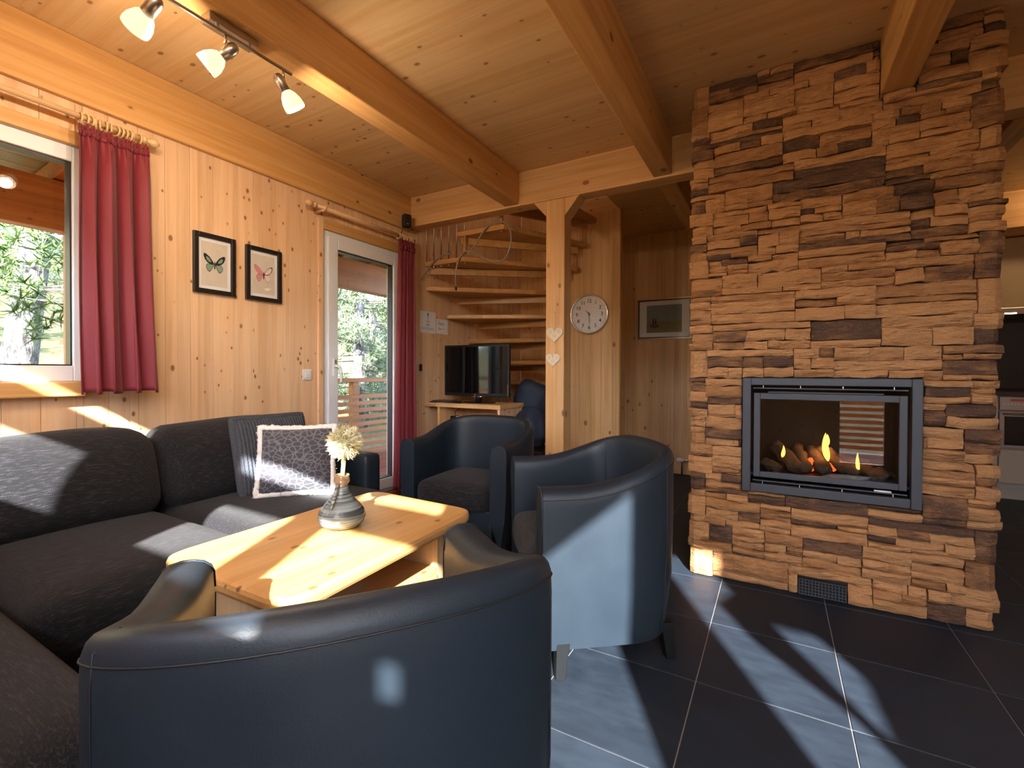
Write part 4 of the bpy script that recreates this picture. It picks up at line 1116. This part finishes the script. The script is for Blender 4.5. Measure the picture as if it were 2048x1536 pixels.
# ------------------------------------------------------------------ television corner
def make_tv_corner():
    d = thing('tv_stand', 'small open pine stand carrying the television', 'cabinet', (-2.2, 3.4, 0))
    x0, x1, y0, y1, zt = -2.595, -1.935, 3.235, 3.64, .783
    MB().box(x0, x1, y0, y1, zt-.036, zt).build('top', 'spruce_x', d, bevel=.003)
    MB().box(x0+.012, x0+.034, y0+.012, y1, 0, zt-.036).build('side_panel', 'spruce_z', d, bevel=.002)
    MB().box(x1-.034, x1-.012, y0+.012, y1, 0, zt-.036).build('side_panel', 'pine_z', d, bevel=.002)
    MB().box(x0+.034, x1-.034, y1-.018, y1, .05, zt-.036).build('back_panel', 'pine_z', d)
    MB().box(x0+.034, x1-.034, y0+.02, y1-.018, .50, .522).build('shelf', 'spruce_x', d)
    MB().box(x0+.034, x1-.034, y0+.02, y1-.018, .06, .08).build('shelf', 'spruce_x', d)
    s = tmesh(MB().box(XL+.001, x0-.004, 3.26, 3.72, .745, .771), 'corner_shelf', 'oak_x', 'narrow wooden shelf between the wall and the television stand', 'shelf', bevel=.002)
    t = thing('television', 'black flat-screen television on the pine stand', 'television', (-2.27, 3.42, zt))
    a, b, c, e = -2.625, -1.95, .842, 1.292
    MB().box(a, b, 3.40, 3.435, c, e).build('bezel', 'black_plastic', t, bevel=.006)
    MB().box(a+.018, b-.018, 3.3985, 3.40, c+.026, e-.018).build('screen', 'screen', t)
    MB().prism([(-2.35, c), (-2.22, c), (-2.25, c-.012), (-2.32, c-.012)], 3.402, 3.412, 'y').build('chin', 'chrome', t)
    lg = MB().lathe([(.0001, 0), (.005, .0), (.005, .001)], 12, (-2.295, 3.397, c+.012), Matrix(((1, 0, 0), (0, 0, -1), (0, 1, 0)))); lg.build('logo_disc', 'tv_logo', t)
    lt = MB(); textmesh(lt, 'LG', .011, FRONT, (-2.281, 3.398, c+.012), .0003); lt.build('logo_letters', 'white_plastic', t)
    MB().box(b-.012, b-.009, 3.3975, 3.40, c+.005, c+.105).build('edge_glint', 'chrome', t)
    MB().tube([(-2.265, 3.42, zt+.012), (-2.265, 3.42, c+.03)], .03, 14).build('neck', 'black_plastic', t, smooth=True)
    MB().lathe([(.001, 0), (.15, 0), (.15, .008), (.06, .013), (.001, .014)], 36, (-2.265, 3.42, zt+.0005), Matrix.Diagonal(Vector((1.1, .62, 1)))).build('foot', 'screen', t, smooth=False, bevel=.002)
    # magazines, remotes, receiver
    rn = random.Random(2)
    for i in range(4):
        m = Matrix.Rotation(.12*i-.1, 3, 'Z')
        tmesh(MB().obox((-2.628+.006*i, 3.36+.01*i, .7745+.0072*i), (.19, .15, .0065), m), 'magazine', ('kitchen_beige', 'kitchen_dark', 'black_frame', 'paper')[i] if i != 3 else 'kitchen_dark',
              ('lowest', 'second', 'third', 'topmost')[i] + ' magazine of the small stack left of the television', 'magazine', 'magazines beside the television')
    for i, (x, y, r) in enumerate(((-2.455, 3.30, .5), (-2.40, 3.285, -.3))):
        o = thing('remote_control', ('black remote control left of the television foot', 'black remote control touching the television foot')[i], 'remote', (x, y, zt))
        m = Matrix.Rotation(r, 3, 'Z'); MB().obox((x, y, zt+.011), (.10, .036, .02), m).build('case', 'black_plastic', o, bevel=.005)
        k = MB()
        for q in range(5): k.obox(Vector((x, y, zt+.0215)) + m @ Vector((-.036+.018*q, 0, 0)), (.008, .02, .002), m)
        k.build('buttons', 'steel', o)
    r = thing('receiver_box', 'small black receiver with a white card inside the pine stand', 'receiver', (-2.44, 3.40, .522))
    MB().box(-2.53, -2.39, 3.36, 3.46, .5225, .66).build('case', 'black_plastic', r, bevel=.004)
    MB().obox((-2.385, 3.36, .60), (.004, .09, .16), Matrix.Rotation(-.6, 3, 'Y')).build('card', 'mat_white', r)
    MB().tube([(-2.50, 3.40, .66), (-2.495, 3.385, .69), (-2.47, 3.38, .715), (-2.42, 3.40, .742)], .003, 6).build('cable', 'cable_black', r, smooth=True)
    # navy padded bundle under the stairs: two quilted pieces
    def quilt(q, n):
        v = Vector(q); return np.array(q) + np.array([noise.noise(v*9), noise.noise(v*9+Vector((5, 0, 0))), noise.noise(v*9+Vector((0, 5, 0)))])*.034
    def tilt(ang, c):
        R = np.array(Matrix.Rotation(ang, 3, 'Y')); c = np.array(c)
        return lambda q, n: quilt(R @ (np.array(q)-c) + c, n)
    setp(soft_box(-2.12, -1.78, 3.72, 3.92, .55, .93, .08, (.0, .03, .03), 14, tilt(.30, (-1.95, 3.8, .75))).build('padded_jacket', 'navy', smooth=True), 'navy padded jacket draped behind the television stand', 'jacket')
    setp(soft_box(-1.90, -1.66, 3.42, 3.62, .44, .74, .09, (.02, .04, .02), 14, tilt(-.35, (-1.78, 3.52, .6))).build('folded_blanket', 'navy', smooth=True), 'folded navy blanket beside the post under the stairs', 'blanket')
    b = thing('storage_box', 'black storage box holding the navy blanket', 'box', (-1.7, 3.6, 0))
    MB().box(-1.90, -1.62, 3.38, 3.68, 0, .41).build('body', 'black_frame', b, bevel=.01)
    MB().box(-1.91, -1.61, 3.37, 3.69, .385, .415).build('lid', 'black_plastic', b, bevel=.006)
    tmesh(MB().tube([(-1.80, 3.34, .55), (-1.76, 3.33, .40), (-1.77, 3.33, .25), (-1.74, 3.32, .01)], .004, 6), 'power_cable', 'steel', 'thin grey cable hanging beside the far armchair', 'cable', smooth=True)
    # rope light draped on the stairs
    A = [(-2.80, 1.83), (-2.75, 1.875), (-2.69, 1.94), (-2.62, 2.005), (-2.55, 2.045), (-2.48, 2.06), (-2.42, 2.06)]
    B = ROPE_B
    for pts, lab in ((A, 'short end of clear rope light lying over the stair tread'), (B, 'long looped clear rope light hanging over the stair treads')):
        P = [Vector((x, 3.222, z)) for x, z in pts]; sm = []
        for i in range(len(P)-1):
            p0, p1, p2, p3 = P[max(i-1, 0)], P[i], P[i+1], P[min(i+2, len(P)-1)]
            for j in range(6):
                t = j/6; sm.append(.5*((2*p1) + (p2-p0)*t + (2*p0-5*p1+4*p2-p3)*t*t + (-p0+3*p1-3*p2+p3)*t**3))
        sm.append(P[-1])
        r = thing('rope_light', lab, 'rope light', P[0])
        MB().tube(sm, .0068, 8).build('tube', 'rope_clear', r, smooth=True)
        if len(P) > 10: MB().tube([P[0] + Vector((0, 0, -.02)), P[0] + Vector((0, 0, .01))], .009, 8).build('end_cap', 'cable_black', r, smooth=True)
plain('rope_clear', (.30, .25, .21), .2)
ROPE_B = [(-2.366, 1.766), (-2.373, 1.853), (-2.359, 1.951), (-2.329, 2.018), (-2.277, 2.058), (-2.217, 2.057), (-2.152, 2.026), (-2.08, 1.981), (-2.002, 1.944), (-1.933, 1.939), (-1.879, 1.968), (-1.845, 2.034), (-1.831, 2.101), (-1.838, 2.172), (-1.86, 2.221), (-1.893, 2.248), (-1.969, 2.261), (-2.024, 2.252), (-2.081, 2.213), (-2.13, 2.16), (-2.181, 2.101), (-2.225, 2.058), (-2.262, 2.035)]
make_tv_corner()

# ------------------------------------------------------------------ kitchen beyond the chimney, radiator
def make_kitchen():
    Y0 = 5.42
    w = tmesh(MB().box(1.10, 2.9, Y0-.02, YK-.002, .872, .905), 'worktop', 'kitchen_dark', 'dark kitchen worktop above the oven', 'worktop', bevel=.004)
    tmesh(MB().box(1.10, 2.9, YK-.014, YK-.002, .906, 1.56), 'splashback', 'oven_glass', 'dark glossy splashback behind the worktop', 'splashback')
    u = thing('oven_unit', 'kitchen base unit with built-in oven and cream drawer', 'oven', (1.93, Y0, 0))
    MB().box(1.632, 2.228, Y0+.03, YK-.02, .10, .87).build('carcass', 'kitchen_beige', u)
    MB().box(1.632, 2.228, Y0+.06, YK-.02, 0, .10).build('plinth', 'kitchen_beige', u)
    MB().box(1.635, 2.225, Y0, Y0+.03, .75, .862).build('control_panel', 'stainless', u, bevel=.003)
    k = MB()
    for i in range(8): k.box(1.66+.022*i, 1.67+.022*i, Y0-.001, Y0, .80, .806)
    k.build('buttons', 'white_plastic', u); MB().box(1.70, 1.78, Y0-.001, Y0, .825, .845).build('display', 'red_hand', u)
    d = MB().box(1.635, 2.225, Y0, Y0+.03, .43, .742).build('oven_door', 'stainless', u, bevel=.003)
    MB().box(1.665, 2.195, Y0-.003, Y0, .46, .70).build('glass', 'oven_glass', d)
    MB().tube([(1.65, Y0-.03, .722), (2.21, Y0-.03, .722)], .009, 10).build('handle', 'stainless', d, smooth=True)
    dr = MB().box(1.635, 2.225, Y0, Y0+.03, .14, .42).build('drawer', 'kitchen_beige', u, bevel=.003)
    MB().box(1.84, 2.02, Y0-.016, Y0, .34, .352).build('handle', 'stainless', dr, bevel=.003)
    for x0, x1, lab in ((1.12, 1.628, 'cream kitchen base cabinet left of the oven'), (2.232, 2.88, 'cream kitchen base cabinet right of the oven')):
        b = thing('base_cabinet', lab, 'cabinet', ((x0+x1)/2, Y0, 0), 'kitchen base cabinets')
        MB().box(x0, x1, Y0+.03, YK-.02, .10, .87).build('carcass', 'kitchen_beige', b); MB().box(x0, x1, Y0+.06, YK-.02, 0, .10).build('plinth', 'kitchen_beige', b)
        q = MB().box(x0+.004, x1-.004, Y0, Y0+.03, .14, .862).build('door', 'kitchen_beige', b, bevel=.003); MB().box(x1-.05, x1-.04, Y0-.02, Y0, .6, .78).build('handle', 'stainless', q)
    h = thing('cooker_hood', 'stainless cooker hood with a lit strip', 'hood', (1.93, 5.8, 1.56))
    MB().box(1.55, 2.25, 5.58, YK-.002, 1.562, 1.62).build('canopy', 'stainless', h, bevel=.003)
    MB().box(1.58, 1.78, 5.576, 5.58, 1.566, 1.576).build('light_strip', 'kitchen_spot', h)
    for x0, x1, lab in ((1.05, 1.60, 'beige wall cabinet left above the cooker hood'), (1.605, 2.24, 'beige wall cabinet directly above the cooker hood'), (2.245, 2.9, 'beige wall cabinet right above the worktop')):
        b = thing('wall_cabinet', lab, 'cabinet', ((x0+x1)/2, 5.85, 1.63), 'kitchen wall cabinets')
        MB().box(x0, x1, 5.70, YK-.002, 1.622, 2.24).build('carcass', 'kitchen_beige', b); q = MB().box(x0+.003, x1-.003, 5.68, 5.70, 1.624, 2.235).build('door', 'kitchen_beige', b, bevel=.002)
        MB().box((x0+x1)/2-.06, (x0+x1)/2+.06, 5.664, 5.68, 1.66, 1.668).build('handle', 'stainless', q)
    struct(MB().box(.32, XR, 5.30, 5.42, 2.24, ZC).build('trim_1', 'spruce_x', bevel=.004), 'wooden fascia beam above the kitchen')
    struct(MB().box(.32, XR, 5.42, YK, 2.245, 2.27).build('trim_2', 'spruce_x'), 'wooden soffit boards above the kitchen wall cabinets')
    l = thing('downlight', 'small round ceiling downlight in front of the kitchen', 'lamp', (2.1, 4.9, ZC))
    MB().lathe([(.03, 0), (.045, 0), (.045, -.008), (.03, -.012)], 20, (2.1, 4.9, ZC-.001), cap=False).build('ring', 'chrome', l, smooth=True)
    MB().lathe([(.001, -.004), (.03, -.004)], 20, (2.1, 4.9, ZC-.001)).build('diffuser', 'kitchen_spot', l)
    lamp('downlight_light', (2.1, 4.9, ZC-.06), 4.5, (1, .70, .38), .05)
    r = thing('radiator', 'white panel radiator with a chrome valve near the chimney', 'radiator', (-.5, 5.0, 0))
    MB().box(-.70, -.10, 4.98, 5.05, .12, .62).build('panel', 'white_plastic', r, bevel=.01)
    MB().tube([(-.69, 5.01, .16), (-.815, 5.01, .16), (-.83, 5.01, .145), (-.83, 5.01, .0)], .009, 10).build('pipe', 'chrome', r, smooth=True)
    MB().lathe([(.012, 0), (.017, .004), (.017, .022), (.022, .026), (.022, .058), (.016, .064)], 16, (-.815, 5.01, .16), Matrix(((0, 0, -1), (0, 1, 0), (1, 0, 0)))).build('valve', 'white_plastic', r, smooth=True)
make_kitchen()
# two unseen lamps added on the beams behind the viewer to brighten the room
def rear_fill_lamps():
    for i, (x, y, lab) in enumerate(((-.635, .05, 'added fill lamp on the middle beam behind the viewer'), (.452, .35, 'added fill lamp on the chimney beam behind the viewer'))):
        L = thing('spot_lamp', lab, 'lamp', (x, y-.5, 2.30))
        MB().box(x-.03, x+.03, y-.6, y-.42, 2.272, 2.299).build('mount_box', 'brushed', L)
        MB().lathe([(.02, 0), (.05, -.03), (.065, -.07), (.06, -.072), (.045, -.03), (.018, -.004)], 20, (x, y-.5, 2.272)).build('lamp_shade', 'lamp_glass', L, smooth=True, fixn=False)
        lamp('lamp_light', (x, y-.5, 2.17), REAR_FILL[i], (1, .86, .70), .05)
REAR_FILL = (11, 8)
rear_fill_lamps()
def stairwell_fill():  # unseen lamp added to lift the brightness of the stairs
    L = thing('stair_fill_lamp', 'round fill lamp added at the top of the stairwell', 'lamp', (-2.2, 4.0, 3.4))
    MB().lathe([(.10, 0), (.10, -.02), (.085, -.06), (.04, -.08), (.0005, -.085)], 24, (-2.2, 4.0, 3.399)).build('lamp_shade', 'lamp_glass', L, smooth=True)
    lamp('stair_fill_light', (-2.2, 4.0, 3.25), 1.8, (1, .80, .56), .08)
stairwell_fill()

# ------------------------------------------------------------------ porch and forest outside
def make_outside():
    ZD = .045
    d = struct(MB().box(-4.55, XL-.16, -3, 9, -.3, ZD-.03).build('porch_floor', 'deck_wood'), 'red-brown plank deck outside the balcony door')
    x = XL-.165; first = None
    while x > -4.5:
        mb = MB().box(x-.135, x-.004, -3, 9, ZD-.028, ZD); mb.build('deck_plank', 'deck_wood', d, bevel=.003); x -= .139
    r = thing('porch_railing', 'brown slatted wooden railing outside the balcony door', 'railing', (-4.4, 3, ZD))
    MB().box(-4.46, -4.36, -3, 9, .925, .975).build('handrail', 'porch_wood', r, bevel=.006)
    for i in range(9):
        z = .78 - .083*i; MB().box(-4.37, -4.345, -3, 9, z-.05, z).build('slat', 'porch_wood', r, bevel=.003)
    for y in (-2, -.7, .6, 1.9, 3.95, 5.3, 6.6, 7.9): MB().box(-4.45, -4.37, y-.045, y+.045, ZD, .925).build('post', 'porch_wood', r, bevel=.003)
    rf = thing('porch_roof', 'timber porch roof with rafters and a heavy outer beam', 'roof', (-3.8, 3, 2.03), kind='structure')
    MB().box(-4.46, -4.34, -3, 9, 2.025, 2.37).build('outer_beam', 'porch_wood', rf, bevel=.006)
    for y in (-1.6, 1.9 - .5, 5.6, 8.4): MB().box(-4.46, -4.34, y-.06, y+.06, ZD, 2.025).build('porch_post', 'porch_wood', rf, bevel=.004)
    for i in range(15):
        y = -2.7 + .8*i
        MB().add([(XL-.16, y-.04, 2.50), (-5.1, y-.04, 2.32), (-5.1, y+.04, 2.32), (XL-.16, y+.04, 2.50), (XL-.16, y-.04, 2.63), (-5.1, y-.04, 2.45), (-5.1, y+.04, 2.45), (XL-.16, y+.04, 2.63)],
                 [(0, 3, 2, 1), (4, 5, 6, 7), (0, 1, 5, 4), (1, 2, 6, 5), (2, 3, 7, 6), (3, 0, 4, 7)]).build('rafter', 'porch_wood', rf, bevel=.003)
    n = 16
    for i in range(n):
        xa = XL-.17 - i*(2.5/n); xb = xa - 2.5/n + .006; za = 2.632 - (XL-.16-xa)*.0769; zb = 2.632 - (XL-.16-xb)*.0769
        MB().add([(xa, -3.2, za), (xb, -3.2, zb), (xb, 9.2, zb), (xa, 9.2, za), (xa, -3.2, za+.02), (xb, -3.2, zb+.02), (xb, 9.2, zb+.02), (xa, 9.2, za+.02)],
                 [(0, 3, 2, 1), (4, 5, 6, 7), (0, 1, 5, 4), (1, 2, 6, 5), (2, 3, 7, 6), (3, 0, 4, 7)]).build('roof_board', 'porch_plank', rf)
    # terrace in front of the glazed wall behind the viewer
    d = struct(MB().box(XL-.25, 4.2, -2.4, YF-.06, -.3, ZD-.03).build('terrace_floor', 'deck_wood'), 'plank terrace outside the glazed wall')
    r = thing('terrace_railing', 'brown slatted railing of the terrace behind the viewer', 'railing', (.7, -2.35, ZD))
    MB().box(XL-.2, 4.2, -2.40, -2.30, .925, .975).build('handrail', 'porch_wood', r)
    for i in range(9):
        z = .78 - .083*i; MB().box(XL-.2, 4.2, -2.33, -2.305, z-.05, z).build('slat', 'porch_wood', r)
    for x in (-2.4, -1.0, .4, 1.8, 3.2): MB().box(x-.045, x+.045, -2.39, -2.33, ZD, .925).build('post', 'porch_wood', r)
    struct(MB().grid(lambda u, v: (-20 + 45*v, -2.5 - 26*u, -.6 + 5.5*u*u), 16, 20).build('ground_meadow', 'forest_ground', smooth=True), 'meadow beyond the terrace behind the viewer')
    def gz(x, y):
        t = max(0, -4.5 - x); return -.35 + .16*t + .012*t*t + .25*noise.noise(Vector((x*.35, y*.35, 0)))
    mb = MB().grid(lambda u, v: (-4.5 - 30*u*u, -14 + 42*v, gz(-4.5 - 30*u*u, -14 + 42*v)), 40, 60)
    struct(mb.build('ground_slope', 'forest_ground', smooth=True), 'grassy forest slope outside')
    rs = np.random.RandomState(5)
    def tree(x, y, H, R, n, pale, lab, trunk=.14, lo=.12, nl=.15):
        z0 = gz(x, y); t = thing('pine_tree', lab, 'tree', (x, y, z0), 'pine trees outside')
        pts = [(x + .08*math.sin(i*.9+x), y + .08*math.cos(i*1.3+y), z0 - .1 + H*i/8) for i in range(9)]
        MB().tube(pts, [trunk*(1.5 if i == 0 else 1 - .105*i) for i in range(9)], 10).build('trunk', 'bark_pale', t, smooth=True)
        nb = 70; br = MB(); B = []
        for i in range(nb):
            f = lo + (1-lo)*(i+rs.rand())/nb; a = rs.rand()*6.283; L = R*(1.06-f)**.7*(.6+.5*rs.rand()); b0 = Vector((x, y, z0 + H*f))
            dr = Vector((math.cos(a), math.sin(a), .15 - .35*(1-f))); pp = [b0 + dr*L*q + Vector((0, 0, .12*L*q*q)) for q in (0, .35, .7, 1)]
            br.tube(pp, [.022*(1-f)+.01, .014, .009, .004], 4, cap=False); B.append(pp)
        br.build('branches', 'trunk_bark', t, fixn=False)
        # needle tufts
        bi = rs.randint(0, nb, n); q = .3 + .75*rs.rand(n)**.7
        P = np.array([[list(p) for p in b] for b in B])
        seg = np.clip((q*3).astype(int), 0, 2); fr = q*3 - seg
        C = P[bi, seg]*(1-fr)[:, None] + P[bi, seg+1]*fr[:, None] + rs.normal(0, .11, (n, 3))
        k = 13; dirs = rs.normal(0, 1, (n, k, 3)); dirs[:, :, 2] += .45; dirs /= np.linalg.norm(dirs, axis=2, keepdims=True)
        ln = nl*(.55 + .6*rs.rand(n, k, 1)); side = np.cross(dirs, rs.normal(0, 1, (n, k, 3))); side /= np.linalg.norm(side, axis=2, keepdims=True)
        wv = .0085 if nl < .2 else .016
        c = C[:, None, :]; V = np.stack([c - side*wv, c + side*wv, c + dirs*ln], axis=2).reshape(-1, 3) - np.array([x, y, z0])
        me = bpy.data.meshes.new('needles'); nt = n*k
        me.vertices.add(nt*3); me.vertices.foreach_set('co', V.ravel()); me.loops.add(nt*3); me.loops.foreach_set('vertex_index', np.arange(nt*3, dtype=np.int32))
        me.polygons.add(nt); me.polygons.foreach_set('loop_start', np.arange(0, nt*3, 3, dtype=np.int32)); me.update(calc_edges=True)
        at = me.attributes.new('tone', 'FLOAT', 'POINT'); at.data.foreach_set('value', np.repeat(rs.rand(n), k*3).astype(np.float32))
        me.materials.append(M('needles_overexposed' if pale else 'needles_green')); o = link('needles', me, t); o['kind'] = 'stuff'
    tree(-7.6, 1.97, 6.5, 1.5, 1500, 0, 'grey-trunked pine seen through the window', .19, .30)
    tree(-6.5, 2.05, 5.2, 1.1, 800, 0, 'young green pine closest to the window', .05, .28, .14)
    tree(-10.8, .6, 7, 1.7, 2200, 1, 'pale pine at the left behind the grey-trunked pine', .14, .15)
    tree(-10.9, 4.0, 7, 1.6, 2400, 1, 'pale pine at the right behind the grey-trunked pine', .14, .15)
    tree(-6.9, 6.3, 5.5, 1.5, 3600, 1, 'bushy pale pine filling the balcony door glass', .13, .02)
    tree(-8.9, 8.6, 7, 1.8, 4200, 1, 'taller pale pine at the right beyond the balcony railing', .14, .02)
    for i, (x, y) in enumerate(((-15.5, 2.2), (-14.5, 7.2), (-13.6, 12.5))):
        tree(x, y, 9, 2.4, 2400, i % 2, ('far pine straight behind the window', 'far pine high on the slope behind the door', 'far pine beyond the right end of the porch')[i], .18, .05, .3)
make_outside()
